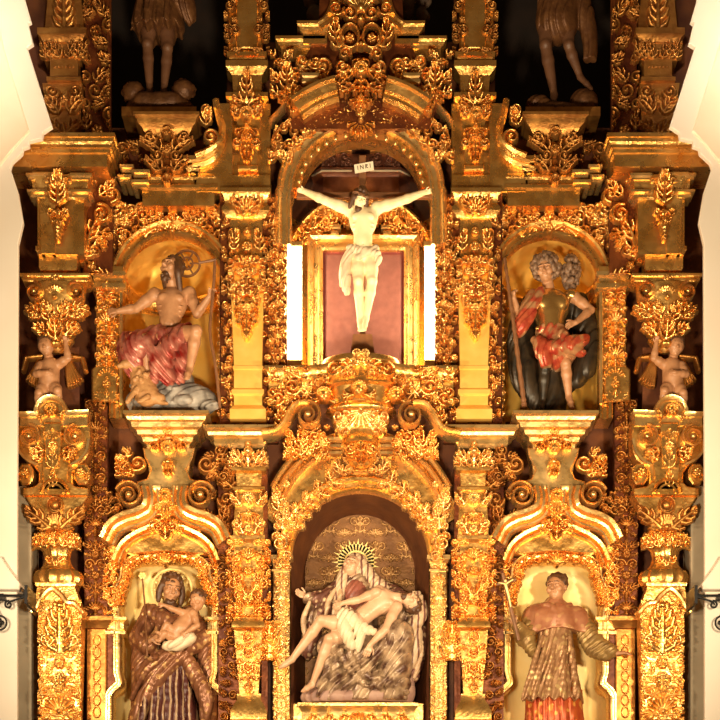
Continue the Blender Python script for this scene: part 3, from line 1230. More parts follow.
def attic_outer():
    D = 0.0
    t = thing('attic_pilaster', 'dim carved pilaster of the attic, standing above the left outer block', 'pilaster', 63, 140, D, 'outer attic pilasters')
    m = MB(D)
    m.frustum((54, 74, -70, -26, -2), (44, 84, 30, -26, -2))
    m.mold(block(43, 82, 0), [(5, 30), (5, 36), (2, 38), (0, 42)], 8)
    m.box(44, 80, 42, 60, -26, -2)
    m.mold(block(50, 78, 0), [(0, 58), (0, 76), (3, 78), (3, 82)], 8)
    m.frustum((42, 82, 82, -26, -2), (50, 78, 146, -26, -4))
    m.build('shaft', 'gold_shaded', t)
    r = Relief(40, 88, -30, 146)
    r.leaf(64, 28, -PI / 2, 40, 18, 5, 0, 5)
    for x in (45, 52, 59):
        r.leaf(x, 58, -PI / 2 - .2, 15, 9, 6, -.5, 3)
    r.beads([(53, 67), (64, 67)], 1.2, 3.6, 3)
    r.scroll(52, 92, 7, 1.5, 1, 0, .28, 5)
    r.leaf(58, 112, -PI / 2 - .4, 18, 12, 5, -.9, 4)
    r.leaf(62, 134, -PI / 2 - .6, 18, 12, 5, -.9, 4)
    r.flower(64, 100, 5, 5)
    r.sym().build('leaf_carving', 'gold_shaded', t, D, -2)
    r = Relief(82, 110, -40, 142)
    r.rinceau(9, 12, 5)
    r.build('side_foliage', 'gold_shaded', t, D, -8)
    m = MB(D)
    m.box(84, 110, -70, 144, -12, -9)
    m.sweep([(107, -70), (107, 40), (109, 52), (109, 128)], [(-1.2, -12), (-1.2, -5), (1.2, -5), (1.2, -12)])
    m.build('side_panel', 'bole_gold_shaded', t)
    both(t, 'dim carved pilaster of the attic, standing above the right outer block')


attic_outer()


# ================================================================== 2 STRIP PILASTERS between outer column and side bay
def strip_pilaster():
    D = -0.06
    t = thing('strip_pilaster', 'narrow shadowed pilaster between the left outer column and the saint holding a child', 'pilaster', 97, 760, D, 'narrow lower pilasters')
    m = MB(D)
    m.box(84, 107, 398, 620, -16, -3)
    m.build('upper_shaft', 'bole_gold_shaded', t)
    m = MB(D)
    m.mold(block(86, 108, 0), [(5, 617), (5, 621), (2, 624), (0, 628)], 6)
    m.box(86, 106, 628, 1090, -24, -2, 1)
    m.build('shaft', 'gold_shaded', t)
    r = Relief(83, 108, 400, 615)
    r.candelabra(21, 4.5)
    r.build('leaf_carving', 'gold_shaded', t, D, -3)
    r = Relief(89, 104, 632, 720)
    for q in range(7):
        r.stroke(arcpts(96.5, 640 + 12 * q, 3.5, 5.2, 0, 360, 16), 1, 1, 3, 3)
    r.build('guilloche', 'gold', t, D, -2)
    both(t, 'narrow shadowed pilaster between the right outer column and the cleric saint')
    D = -0.1
    t = thing('jamb_pilaster', 'short gilded jamb left of the bearded saint, with a small capital', 'pilaster', 105, 402, D, 'upper niche jambs')
    m = MB(D)
    m.mold(block(95, 119, 0), [(5, 268), (5, 273), (2, 275), (1, 282), (4, 283), (4, 288), (0, 291)], 6)
    m.box(96, 118, 290, 402, -24, -2)
    m.prism([(92, 370), (97, 366), (113, 366), (118, 372), (118, 402), (92, 402)], -20, 3, 1.6)
    m.build('shaft', 'gold', t)
    m = MB(D)
    m.mold(block(106, 123, 2), [(3, 273), (3, 277), (0, 279), (0, 284), (3, 285), (3, 289), (-1, 292)], 6)
    m.box(119, 123, 292, 404, -20, 3, 1)
    m.build('edge_moulding', 'gold_pale', t)
    r = Relief(94, 120, 282, 402)
    r.candelabra(33, 5)
    r.build('leaf_carving', 'gold', t, D, -2)
    both(t, 'short gilded jamb right of the armoured saint, with a small capital')


strip_pilaster()


# ================================================================== 3 UPPER SIDE NICHES
def upper_niche():
    D = -0.02
    t = thing('arched_niche', 'round-arched gilded niche behind the seated bearded saint', 'niche', 173, 420, D, 'upper side niches')
    m = MB(D)
    niche_shell(m, 173, 48, 236, 286, 420, 46)
    m.build('niche_wall', 'gold_leafed_wall', t, sharp=50)
    m = MB(D)
    m.mold([(126, -6), (132, -26), (150, -40), (173, -44), (196, -40), (214, -26), (220, -6)][::1], [(3, 283), (3, 286), (1, 288), (0, 296), (2, 298), (2, 301)], 3)
    m.build('impost_band', 'gold', t)
    # archivolt
    m = MB(D)
    path = [(124, 420), (124, 288)] + arcpts(173, 286, 49, 50, 180, 0, 36)[1:] + [(222, 420)]
    m.sweep(path, [(-1, -30), (-1, 4), (1, 7), (3, 7), (4.5, 3), (8, 3), (9.5, 8), (12, 9), (14, 7), (14, -30)])
    m.build('archivolt', 'gold', t)
    # spandrel panel above the arch
    m = MB(D)
    P = [(108, 288), (108, 208), (238, 208), (238, 288), (235, 288)] + arcpts(173, 286, 62, 63, 0, 180, 24)[1:-1] + [(111, 288)]
    idx = [(x, y) for x, y in P]
    # quads between the arch and the frame
    A = arcpts(173, 286, 61, 62, 180, 0, 30)
    B = []
    for (x, y) in A:
        k = max(abs((x - 173) / 65.0), abs((y - 286) / 78.0), 1e-6)
        B.append((173 + (x - 173) / k, 286 + (y - 286) / k))
    for i in range(len(A) - 1):
        m.prism([A[i], A[i + 1], B[i + 1], B[i]], -14, -2)
    m.build('spandrel', 'bole_gold_shaded', t)
    r = Relief(108, 238, 204, 290)
    msk = arch_mask(173, 60, 62, 286)
    r.rinceau(14, 11, 5, msk)
    r.sym()
    r.fan(173, 234, -PI / 2, 15, 7)
    r.flower(173, 226, 7, 7, 7)
    for a in (60, 75, 105, 120):
        r.leaf(173 + 55 * math.cos(math.radians(a)), 286 - 56 * math.sin(math.radians(a)), -math.radians(a) + (1.3 if a > 90 else -1.3), 15, 11, 6, .6, 3)
    for a in (40, 140, 20, 160):
        r.leaf(173 + 57 * math.cos(math.radians(a)), 286 - 58 * math.sin(math.radians(a)), -math.radians(a), 13, 10, 5, .7, 3)
    r.build('foliage', 'gold', t, D, 0)
    # side strips of carving
    for x0, x1, sd in ((217, 232, 4),):
        r = Relief(x0, x1, 286, 420)
        r.candelabra(sd, 4)
        r.build('foliage_strip', 'gold', t, D, 2)
    both(t, 'round-arched gilded niche behind the standing armoured saint')

    D = -0.28
    t = thing('niche_corbel', 'stepped gilded corbel ledge under the seated bearded saint', 'corbel', 168, 455, D, 'corbel ledges under the upper saints')
    m = MB(D)
    m.mold(block(141, 194, 0, -44), [(16, 415), (16, 418), (13, 420), (12, 423), (9, 424.5), (8, 429), (4, 431), (3, 435), (-1, 437), (-2, 441), (-5, 443), (-6, 449), (-12, 452)], 16)
    m.build('ledge', 'gold_pale', t, sharp=25)
    m = MB(D)
    m.frustum((146, 190, 449, -44, -8), (150, 186, 488, -44, -10))
    m.prism([(142, 446), (194, 446), (192, 456), (186, 468), (190, 477), (200, 480), (200, 490), (136, 490), (136, 480), (146, 477), (150, 468), (144, 456)], -24, -5, 1.5)
    m.build('body', 'gold_pale', t)
    r = Relief(140, 196, 416, 486)
    r.cherub(168, 448, 6, 8, False)
    r.flower(168, 430, 7, 7)
    r.fan(168, 428, -PI / 2, 12, 6, 7, 1.3)
    r.leaf(161, 438, PI / 2 + .9, 14, 10, 6, -.8, 3)
    r.dab(168, 462, 4, 6)
    r.leaf(168, 460, PI / 2, 16, 10, 6, 0, 3)
    r.flower(162, 438, 4, 6, 5)
    r.sym().build('pendant', 'gold', t, D, -3)
    r = Relief(114, 154, 446, 484)
    r.scroll(137, 462, 9, 1.5, -1, PI, .27, 6)
    r.leaf(128, 454, PI - .2, 15, 10, 6, -1.1, 4)
    r.rinceau(8, 10, 5, lambda x, y: x < 130)
    r.build('scroll', 'gold', t, D, -8)
    r = Relief(196, 236, 446, 484)
    r.scroll(200 + 6, 463, 9, 1.5, 1, 0, .27, 6)
    r.leaf(216, 458, -.2, 15, 10, 6, 1.1, 4)
    r.rinceau(18, 10, 5, lambda x, y: x > 208)
    r.build('scroll', 'gold_shaded', t, D, -8)
    m = MB(D)
    m.mold(block(140, 158, -4, -30), [(2, 484), (2, 488), (-1, 492)], 5)
    m.build('dentil', 'gold_pale', t)
    m = MB(D)
    m.mold(block(178, 196, -4, -30), [(2, 484), (2, 488), (-1, 492)], 5)
    m.build('dentil', 'gold_pale', t)
    both(t, 'stepped gilded corbel ledge under the standing armoured saint')


upper_niche()


def niche_entablature():
    D = -0.22
    t = thing('niche_entablature', 'gilded entablature spanning above the bearded saint niche', 'entablature', 176, 212, D, 'entablatures above the upper niches')
    m = MB(D)
    m.mold(block(140, 216, -2, -36), [(-4, 168), (-4, 171), (-1, 172), (0, 176), (-2, 178), (-2, 182), (1, 184), (1, 187), (-2, 189), (-2, 204), (-10, 205)], 14)
    m.build('frieze', 'gold', t, sharp=25)
    for (xa, xb, y) in ((122, 132, 166), (134, 148, 171), (120, 130, 176), (133, 147, 181), (190, 199, 165)):
        m = MB(D)
        m.mold(block(xa, xb, 2, -30), [(2, y), (2, y + 3), (0, y + 4), (0, y + 7)], 4)
        m.build('dentil', 'gold_pale', t)
    both(t, 'gilded entablature spanning above the armoured saint niche')
    D = -0.25
    t = thing('statue_pedestal', 'dark gilded bracket pedestal under the attic statue in a long robe', 'pedestal', 166, 182, D, 'pedestals under the attic statues')
    m = MB(D)
    m.mold(block(142, 192, 0, -36), [(8, 115), (8, 118), (5, 120), (4, 124), (0, 127), (-3, 132), (-4, 136)], 14)
    m.frustum((146, 188, 134, -36, -6), (158, 176, 184, -36, -8))
    m.build('ledge', 'gold_shaded', t, sharp=25)
    r = Relief(138, 196, 120, 186)
    r.cherub(167, 134, 5, 8, False)
    r.leaf(160, 150, -PI / 2 - .7, 22, 12, 7, -.9, 4)
    r.scroll(150, 138, 7, 1.5, 1, 0, .28, 6)
    r.leaf(160, 170, -PI / 2 - .5, 18, 11, 7, -.9, 4)
    r.scroll(158, 156, 6, 1.4, -1, PI, .28, 7)
    r.dab(167, 176, 4, 7)
    r.leaf(167, 166, PI / 2, 18, 10, 7, 0, 3)
    r.flower(167, 150, 6, 8)
    r.sym().build('leaf_carving', 'gold_shaded', t, D, -4)
    m = MB(D)
    m.box(118, 216, 128, 168, -37, -28)
    m.build('backing', 'bole_board', t)
    r = Relief(112, 140, 130, 170)
    r.rinceau(3, 11, 5)
    r.build('side_foliage', 'gold_shaded', t, D, -26)
    both(t, 'dark gilded bracket pedestal under the attic statue with bare legs')


niche_entablature()


# ================================================================== 4 BROKEN PEDIMENTS with volutes over the lower niches
def lower_pediment():
    D = -0.2
    t = thing('broken_pediment', 'broken pediment with two spiral volutes above the saint holding a child', 'pediment', 166, 550, D, 'broken pediments over the lower niches')
    for sg in (-1, 1):
        f = lambda p: [(166 + sg * (x - 166), y) for x, y in p]
        m = MB(D)
        path = bez(f([(151, 488), (153, 500), (150, 512), (139, 519), (126, 523), (115, 530), (108, 543)]), 9)
        pr = [(-9, -20), (-9, 2), (-7, 6), (-5, 6), (-4, 3), (-1.5, 9), (1, 10), (2.5, 7), (4, 14), (7.5, 16), (9, 13), (9, -20)]
        if sg > 0:
            pr = [(-a, b) for a, b in pr][::-1]
        m.sweep(path, pr)
        m.build('raking_moulding', 'gold_pale', t, sharp=25)
        m = MB(D)
        q2 = [(-5, -22), (-5, -1), (-3.5, 3), (-2, 3), (-1, 0), (1, 5), (4, 6), (5, 4), (5, -22)]
        m.sweep(bez(f([(166, 528), (154, 529), (141, 534), (129, 541), (121, 550), (116, 562)]), 9), q2 if sg < 0 else [(-a, b) for a, b in q2][::-1])
        m.build('hood_moulding', 'gold', t, sharp=25)
        m = MB(D)
        m.volute(166 + sg * 35.5, 498, 13.5, 2.1, -1 if sg > 0 else 1, -.4 if sg > 0 else PI + .4, 0, 17, .36)
        m.build('volute', 'gold_pale', t)
    m = MB(D)
    m.prism(bez([(140, 491), (148, 502), (146, 516), (136, 526), (126, 540), (124, 552), (166, 550), (208, 552), (206, 540), (196, 526), (186, 516), (184, 502), (192, 491)], 5)[:, :2].tolist(), -20, -2)
    m.build('tympanum', 'gold', t)
    r = Relief(136, 196, 486, 556)
    r.cherub(166, 497, 6, 8, False)
    r.fan(166, 500, PI / 2, 14, 6, 7, 1.0)
    r.flower(159, 508, 5, 6)
    r.leaf(164, 516, PI / 2 + .5, 20, 12, 6, .5, 4)
    r.scroll(158, 528, 5, 1.4, 1, 0, .28, 8)
    r.leaf(166, 540, -PI / 2, 14, 10, 8, 0, 3)
    r.sym().build('pendant', 'gold', t, D, 1)
    m = MB(D)
    r = Relief(104, 136, 488, 540)
    r.rinceau(61, 10, 4, lambda x, y: y < 530 - (x - 104) * .7)
    r.mesh(m, -14)
    r = Relief(196, 232, 488, 540)
    r.rinceau(62, 10, 4, lambda x, y: y < 530 - (232 - x) * .6)
    r.mesh(m, -12)
    m.build('side_foliage', 'gold_shaded', t, sharp=None)
    both(t, 'broken pediment with two spiral volutes above the cleric saint')


lower_pediment()


# ================================================================== 5 LOWER SIDE NICHES
def lower_niche():
    D = 0.0
    t = thing('lobed_niche', 'lobed gilded niche with a pale wall behind the saint holding a child', 'niche', 166, 770, D, 'lower side niches')
    m = MB(D)
    niche_shell(m, 166, 54, 552, 596, 772, 40, .22)
    m.build('niche_wall', 'gold_pale_wall', t, sharp=50)
    half = bez([(166, 556), (150, 557), (136, 560), (127, 567), (125, 578), (121, 588), (118, 600), (119, 619)], 8).tolist()
    half2 = [(119, 622), (119, 634), (119, 668)] + bez([(119, 672), (121, 684), (112, 694), (111, 706), (111, 772)], 6).tolist()
    pr = [(-2.5, -34), (-2.5, 2), (-1, 5), (.6, 5.5), (1.2, 3), (2.6, 3), (3.2, 6), (4.6, 6), (5.2, 2), (5.2, -34)]
    prm = [(-a, b) for a, b in pr][::-1]
    for sg, p_ in ((-1, pr), (1, prm)):
        f = lambda q: [(166 - sg * (166 - x) * -1 if sg < 0 else 166 + (166 - x), y) for x, y in q]
        f = (lambda q: q) if sg < 0 else (lambda q: [(332 - x, y) for x, y in q])
        m = MB(D)
        m.sweep(f(half), prm if sg < 0 else pr)
        m.sweep(f(half2), prm if sg < 0 else pr)
        m.mold(block(*((108, 124) if sg < 0 else (208, 224)), 4, -20), [(3, 618), (3, 621), (0, 623), (0, 630), (2, 632), (2, 635)], 5)
        m.build('lobed_frame', 'gold_pale', t)
    # spandrel boards
    for sg in (0, 1):
        m = MB(D)
        A = half + half2
        for i in range(len(A) - 1):
            P = [A[i], A[i + 1], (106, A[i + 1][1]), (106, A[i][1])]
            if abs(A[i][1] - A[i + 1][1]) < .3:
                continue
            if sg:
                P = [(332 - x, y) for x, y in P][::-1]
            m.prism(P, -12, -1)
        m.build('spandrel', 'bole_gold_shaded', t)
    m = MB(D)
    m.prism([(106, 545), (226, 545), (226, 556.2), (106, 556.2)], -12, -1)
    m.build('head_board', 'gold', t)
    r = Relief(104, 228, 546, 616)
    def mk(x, y):
        q = 166 - abs(x - 166)
        return q < 116 and y > 556
    r.rinceau(44, 9, 5, mk)
    for k in range(2, len(half) - 8, 5):
        a = math.atan2(half[k + 3][1] - half[k][1], half[k + 3][0] - half[k][0])
        r.leaf(half[k][0], half[k][1], a - .6, 10, 7, 5, -.5, 3)
        r.flower(half[k][0], half[k][1] + 1, 3.2, 6, 5)
    r.fan(166, 566, -PI / 2, 11, 7)
    r.sym().build('foliage', 'gold', t, D, 3)
    m = MB(D)
    m.mold(block(118, 214, 6, -44), [(4, 752), (4, 756), (0, 759), (0, 772)], 8)
    m.build('ledge', 'gold', t)
    both(t, 'lobed gilded niche with a pale wall behind the cleric saint')


lower_niche()


# ================================================================== 6 INNER PILASTERS
def inner_lower():
    D = -0.26
    t = thing('estipite_pilaster', 'richly carved gilded pilaster between the saint holding a child and the central seated group', 'pilaster', 248, 760, D, 'inner lower pilasters')
    m = MB(D)
    m.mold(block(236, 262, 2), [(4, 468), (4, 472), (0, 474), (-1, 486), (3, 488), (3, 491)], 8)
    m.frustum((236, 262, 490, -24, 0), (233, 264, 536, -24, 0))
    m.mold(block(234, 262, 1), [(3, 536), (3, 540), (0, 543), (0, 552)], 8)
    m.frustum((230, 266, 552, -24, 0), (238, 260, 618, -24, 0))
    m.mold(block(236, 261, 1), [(2, 618), (2, 621), (4, 624), (4, 628), (0, 631)], 8)
    m.frustum((234, 262, 630, -24, 0), (240, 258, 698, -24, 0))
    m.mold(block(237, 261, 1), [(0, 694), (0, 700), (3, 705), (6, 712), (6, 720)], 8)
    m.box(230, 268, 720, 1090, -26, 4, 1)
    m.build('shaft', 'gold', t)
    r = Relief(228, 269, 440, 470)
    r.leaf(243, 468, -PI / 2 - .3, 18, 12, 7, -.7, 4)
    r.leaf(236, 466, -PI / 2 - .9, 14, 9, 6, -.8, 3)
    r.dab(248.5, 446, 4, 9); r.dab(248.5, 453, 5.4, 9)
    r.leaf(248.5, 470, -PI / 2, 16, 10, 8, 0, 3)
    r.sym().build('leaf_capital', 'gold_pale', t, D, 0)
    r = Relief(230, 268, 490, 540)
    r.cherub(249, 501, 6, 9, False)
    r.fan(249, 513, PI / 2, 9, 7, 7, 1.3)
    r.leaf(240, 505, -PI / 2 - .4, 14, 10, 6, -1, 3)
    r.leaf(243, 534, -PI / 2 - .3, 15, 10, 6, -.6, 3)
    r.beads([(240, 520), (258, 520)], 1.5, 3.4, 6)
    r.flower(249, 530, 5, 7)
    r.scroll(236, 524, 5, 1.3, 1, 0, .3, 5)
    r.sym().build('cherub_mask', 'gold_pale', t, D, 0)
    r = Relief(226, 271, 540, 620)
    r.leaf(240, 560, PI - .5, 15, 10, 7, .9, 3)
    r.fan(249, 560, -PI / 2, 10, 7)
    r.flower(238, 572, 5, 7); r.flower(249, 572, 5, 8)
    r.scroll(234, 584, 6, 1.4, 1, 0, .28, 7)
    r.leaf(246, 596, -PI / 2 - .4, 18, 11, 7, -.7, 4)
    r.cherub(249, 602, 5, 8, False)
    r.leaf(242, 612, -PI / 2 - .9, 14, 9, 7, -.8, 3)
    r.beads([(236, 616), (262, 616)], 1.4, 3.4, 5)
    r.rinceau(71, 8, 5, lambda x, y: x < 240)
    r.sym().build('leaf_carving', 'gold', t, D, 0)
    r = Relief(232, 265, 630, 700)
    for q, y in enumerate((638, 652, 668)):
        r.stroke(arcpts(248.5, y, 5.4 - q * .4, 6, 0, 360, 18), 1.1, 1.1, 5, 5)
        r.flower(248.5, y, 3.4, 5, 5)
    r.leaf(248.5, 676, PI / 2, 18, 9, 5, 0, 3)
    r.scroll(238, 646, 3.6, 1.3, 1, 0, .34, 4)
    r.scroll(239, 662, 3.4, 1.3, -1, 0, .34, 4)
    r.leaf(240, 680, -PI / 2, 14, 6, 4, .3, 3)
    r.sym().build('medallion_carving', 'gold', t, D, 0)
    # flanking openwork strips
    r = Relief(218, 236, 552, 722)
    r.rinceau(81, 9, 5)
    r.build('foliage_strip', 'gold_shaded', t, D + 0, -14)
    m = MB(D)
    m.box(217, 240, 440, 1090, -28, -17)
    m.box(261, 267, 462, 1090, -28, -12)
    m.build('backing', 'bole_gold_shaded', t)
    r = Relief(216, 238, 452, 540)
    r.scroll(226, 497, 9, 1.5, -1, PI, .28, 6)
    r.leaf(232, 484, PI + .5, 18, 12, 6, .9, 4)
    r.leaf(222, 520, -PI / 2, 16, 11, 6, .6, 4)
    r.rinceau(82, 10, 4, lambda x, y: y < 480 or y > 515)
    r.build('scroll', 'gold_shaded', t, D, -14)
    both(t, 'richly carved gilded pilaster between the cleric saint and the central seated group')


inner_lower()


def inner_upper():
    D = -0.2
    t = thing('panelled_pilaster', 'smooth gilded pilaster with a hanging leaf swag right of the bearded saint', 'pilaster', 246, 440, D, 'inner upper pilasters')
    m = MB(D)
    m.frustum((230, 264, 262, -24, 0), (234, 262, 366, -24, 0))
    m.mold(block(234, 262, 0), [(1, 366), (1, 369), (0, 370), (0, 388), (2, 390), (2, 394), (0, 396), (0, 405), (4, 410), (4, 420)], 8)
    m.build('shaft', 'gold_leafed_wall', t)
    m = MB(D)
    m.mold([(212, -24), (212, 4), (268, 4), (268, -24)], [(8, 428), (8, 431), (4, 434), (3, 437), (-2, 439), (-2, 444), (-5, 448)], 12)
    m.build('base_cornice', 'gold_pale', t, sharp=25)
    r = Relief(228, 266, 258, 350)
    r.rinceau(91, 9, 5, lambda x, y: y < 310 and abs(x - 247) < 17 - max(0, y - 290) * .4)
    r.leaf(247, 300, PI / 2, 40, 14, 6, 0, 6)
    r.leaf(243, 300, PI / 2 + .3, 26, 10, 5, -.3, 4)
    r.sym().build('leaf_swag', 'gold', t, D, 1)
    m = MB(D)
    m.mold(block(226, 266, 1), [(5, 190), (5, 194), (2, 197), (1, 204), (4, 209), (4, 212), (1, 215), (-1, 218)], 10)
    m.box(230, 262, 216, 260, -24, -2)
    m.mold(block(230, 264, 0), [(3, 258), (3, 262), (0, 265)], 8)
    m.build('capital', 'gold', t)
    r = Relief(222, 272, 190, 260)
    r.leaf(244, 216, -PI / 2 - .3, 18, 12, 8, -.7, 4)
    r.fan(247, 214, -PI / 2, 12, 8)
    r.flower(247, 248, 6, 6, 8)
    r.flower(247, 232, 4, 5, 6)
    r.leaf(234, 250, -PI / 2, 20, 9, 4, .4, 4)
    r.sym().build('rosette', 'gold', t, D, 0)
    for x0, x1, sd in ((222, 232, 95), (264, 276, 96)):
        r = Relief(x0 - 1, x1 + 1, 216, 420)
        r.rinceau(sd, 8, 5)
        r.build('foliage_strip', 'gold', t, D, -6)
    m = MB(D)
    m.box(219, 278, 190, 440, -17, -10)
    m.build('backing', 'bole_gold_shaded', t)
    both(t, 'smooth gilded pilaster with a hanging leaf swag left of the armoured saint')

    # attic pilaster with bent cornice
    D = -0.22
    t = thing('masked_pilaster', 'gilded attic pilaster with a carved mask bracket on the left of the central arch', 'pilaster', 246, 190, D, 'inner attic pilasters')
    m = MB(D)
    m.box(228, 262, -70, 56, -24, -4, 1)
    m.box(236, 258, -70, 48, -24, 0, 1)
    m.mold(block(230, 264, 0), [(-2, 50), (3, 53), (3, 57), (1, 58), (0, 61), (4, 62), (4, 68), (-2, 74), (-3, 92), (4, 94), (4, 98), (0, 100), (0, 103)], 8)
    m.box(226, 270, 100, 176, -24, -8)
    m.frustum((236, 262, 104, -14, 3), (240, 256, 166, -14, 0))
    m.box(238, 258, 166, 171, -14, 3, 1)
    m.build('shaft', 'gold', t)
    r = Relief(224, 270, -20, 56)
    r.rinceau(101, 9, 5, lambda x, y: x < 236)
    r.sym().build('leaf_carving', 'gold_shaded', t, D, -2)
    r = Relief(224, 270, 70, 168)
    r.leaf(247, 104, -PI / 2, 28, 13, 9, 0, 4)
    r.leaf(247, 108, -PI / 2 - .8, 16, 10, 7, -.6, 3)
    r.cherub(247, 118, 6.5, 10, False)
    r.fan(247, 128, PI / 2, 12, 8, 7, 1.1)
    r.leaf(247, 138, PI / 2, 26, 12, 7, 0, 4)
    r.scroll(237, 144, 5, 1.3, 1, 0, .3, 6)
    r.leaf(240, 118, PI + .6, 12, 8, 6, .8, 3)
    r.sym().build('carved_mask', 'gold', t, D, 0)
    m = MB(D)
    for (o, w, y) in ((0, 3.2, 0), (4, 2.6, 6), (8, 3.2, 12)):
        m.sweep(bez([(216, 102 + y * .2), (219, 118), (223, 130 + y * .4), (220, 143 + y * .6), (210, 152 + y * .8), (196 - o, 158 + y * .9)], 8), [(-w, -20), (-w, 6 - o * .4), (0, 9 - o * .4), (w, 6 - o * .4), (w, -20)])
    m.mold(block(186, 200, 4, -30), [(2, 158), (2, 162), (0, 164), (0, 170), (-2, 172)], 5)
    m.mold(block(194, 270, -4, -30), [(0, 173), (0, 186), (-1, 187), (-1, 191)], 8)
    m.build('bent_cornice', 'gold', t, sharp=25)
    m = MB(D)
    m.prism([(214, 102), (232, 102), (232, 190), (196, 190), (196, 166), (212, 158), (222, 146), (224, 132)], -22, -3)
    m.build('cornice_body', 'gold', t)
    r = Relief(198, 222, 98, 154)
    r.scroll(211, 140, 9, 1.6, -1, PI / 2, .28, 8)
    r.scroll(207, 112, 6, 1.3, 1, PI / 2, .28, 7)
    r.leaf(206, 126, -PI / 2, 16, 10, 7, .5, 4)
    r.build('scroll', 'gold', t, D, 0)
    m = MB(D)
    m.sweep(bez([(270, 122), (278, 112), (290, 98), (300, 90)], 6), [(-2, -14), (-2, 2), (0, 5), (2, 2), (2, -14)])
    m.build('raking_rib', 'gold_pale', t)
    both(t, 'gilded attic pilaster with a carved mask bracket on the right of the central arch')


inner_upper()
# ================================================================== 7 CENTRAL BAY, from the top down
CX = 361


def sym_pts(p):
    return [(722 - x, y) for x, y in p]


def mirprof(pr):
    return [(-a, b) for a, b in pr][::-1]


def crowning():
    D = -0.3
    t = thing('crowned_cartouche', 'gilded crowned cartouche and broken pediment at the top of the middle axis', 'cartouche', CX, 118, D)
    for sg in (0, 1):
        g = sym_pts if sg else (lambda p: p)
        m = MB(D)
        a = block(275, 322, 0, -36)
        for (p, y) in ((block(278, 322, -6, -40), 34), (block(300, 330, 0, -40), 22)):
            p = [(722 - x, o) for x, o in p][::-1] if sg else p
            m.mold(p, [(3, y), (3, y + 3), (1, y + 5), (0, y + 8), (-3, y + 10), (-3, y + 20)], 10)
        m.build('cornice', 'gold', t, sharp=25)
        m = MB(D)
        pr = [(-4, -20), (-4, 2), (-1, 5), (2, 3), (4, 6), (6, 6), (6, -20)]
        m.sweep(g(bez([(318, 26), (326, 20), (332, 10), (336, -6), (340, -24)], 6)), mirprof(pr) if not sg else pr)
        m.build('raking_moulding', 'gold', t)
        # curved pediment fragment
        m = MB(D)
        A = g(arcpts(CX, 190, 92, 92, 130, 104, 12))
        pr2 = [(-3, -24), (-3, 4), (0, 9), (3, 9), (5, 13), (12, 15), (14, 19), (17, 19), (17, -24)]
        m.sweep(A, pr2 if not sg else mirprof(pr2))
        m.build('curved_cornice', 'gold', t, sharp=25)
        m = MB(D)
        for y in (77, 83):
            p = block(303, 318, 8, -20)
            p = [(722 - x, o) for x, o in p][::-1] if sg else p
            m.mold(p, [(1, y), (1, y + 3), (-1, y + 5)], 5)
        m.build('dentil', 'gold_pale', t)
    m = MB(D)
    m.prism([(322, -60), (400, -60), (404, 30), (420, 60), (440, 90), (430, 126), (292, 126), (282, 90), (302, 60), (318, 30)], -26, -6)
    m.build('backing', 'bole_gold_shaded', t)
    r = Relief(322, 400, -20, 70)
    r.fan(361, 14, -PI / 2, 20, 8, 7, .9)
    r.scroll(350, 18, 8, 1.5, 1, -PI / 2, .28, 8)
    r.stroke(arcpts(350, 41, 9, 12, 0, 360, 26), 1.8, 1.8, 7, 7)
    r.flower(350, 41, 5.5, 5, 6)
    r.leaf(340, 50, -PI / 2 - .5, 28, 12, 7, .8, 4)
    r.scroll(345, 58, 6, 1.4, -1, 0, .28, 7)
    r.leaf(358, 62, PI / 2, 12, 9, 7, .3, 3)
    r.dab(361, 26, 4.5, 10); r.dab(361, 50, 3.5, 9)
    r.scroll(336, 12, 8, 1.4, 1, 0, .26, 6)
    r.leaf(332, 0, -PI / 2 + .3, 20, 12, 6, .8, 4)
    r.sym().build('cartouche', 'gold', t, D, 3)
    r = Relief(330, 392, 60, 112)
    r.cherub(361, 74, 7, 9, False)
    r.leaf(352, 72, PI - .4, 22, 12, 7, -1.0, 4)
    r.scroll(342, 70, 7, 1.4, 1, 0, .28, 7)
    r.leaf(361, 82, PI / 2, 20, 12, 8, 0, 4)
    r.leaf(354, 88, PI / 2 + .8, 16, 10, 7, .7, 3)
    r.fan(361, 100, PI / 2, 11, 7)
    r.sym().build('keystone', 'gold', t, D, 2)
    r = Relief(270, 452, 50, 125)
    r.scroll(302, 61, 7, 1.6, 1, 0, .26, 6)
    r.scroll(323, 66, 9, 1.5, -1, PI / 2, .26, 6)
    r.leaf(318, 70, PI / 2 - .4, 28, 12, 6, .5, 5)
    r.leaf(288, 88, -PI / 2 - .2, 24, 13, 7, .4, 4)
    r.leaf(290, 84, PI / 2 - .2, 30, 12, 7, .2, 5)
    r.flower(299, 92, 7, 7, 7)
    r.rinceau(114, 11, 5, lambda x, y: (x < 300 and y < 92 + (x - 270) * .3) or (x < 320 and 60 < y < 76))
    r.sym().build('foliage', 'gold', t, D, -4)


crowning()


def cloud(name, label, x, seed):
    D = 0.35
    t = thing(name, label, 'cloud', x, 30, D, 'grey carved clouds')
    S = SDF(x - 26, x + 26, -44, 40, -14, 18, D, .9)
    rg = random.Random(seed)
    for i in range(16):
        S.ell((x + rg.uniform(-14, 14), rg.uniform(-30, 26), rg.uniform(-4, 6)), rg.uniform(5, 9), 2)
    S.mesh('billows', 'attic_grey', t)
    m = MB(D)
    m.box(x - 12, x + 12, 28, 62, -12, 6, 1)
    m.build('plinth', 'gold_shaded', t)


cloud('carved_cloud', 'dim grey carved cloud left of the crowned cartouche', 318, 3)
cloud('carved_cloud', 'dim grey carved cloud right of the crowned cartouche', 412, 4)


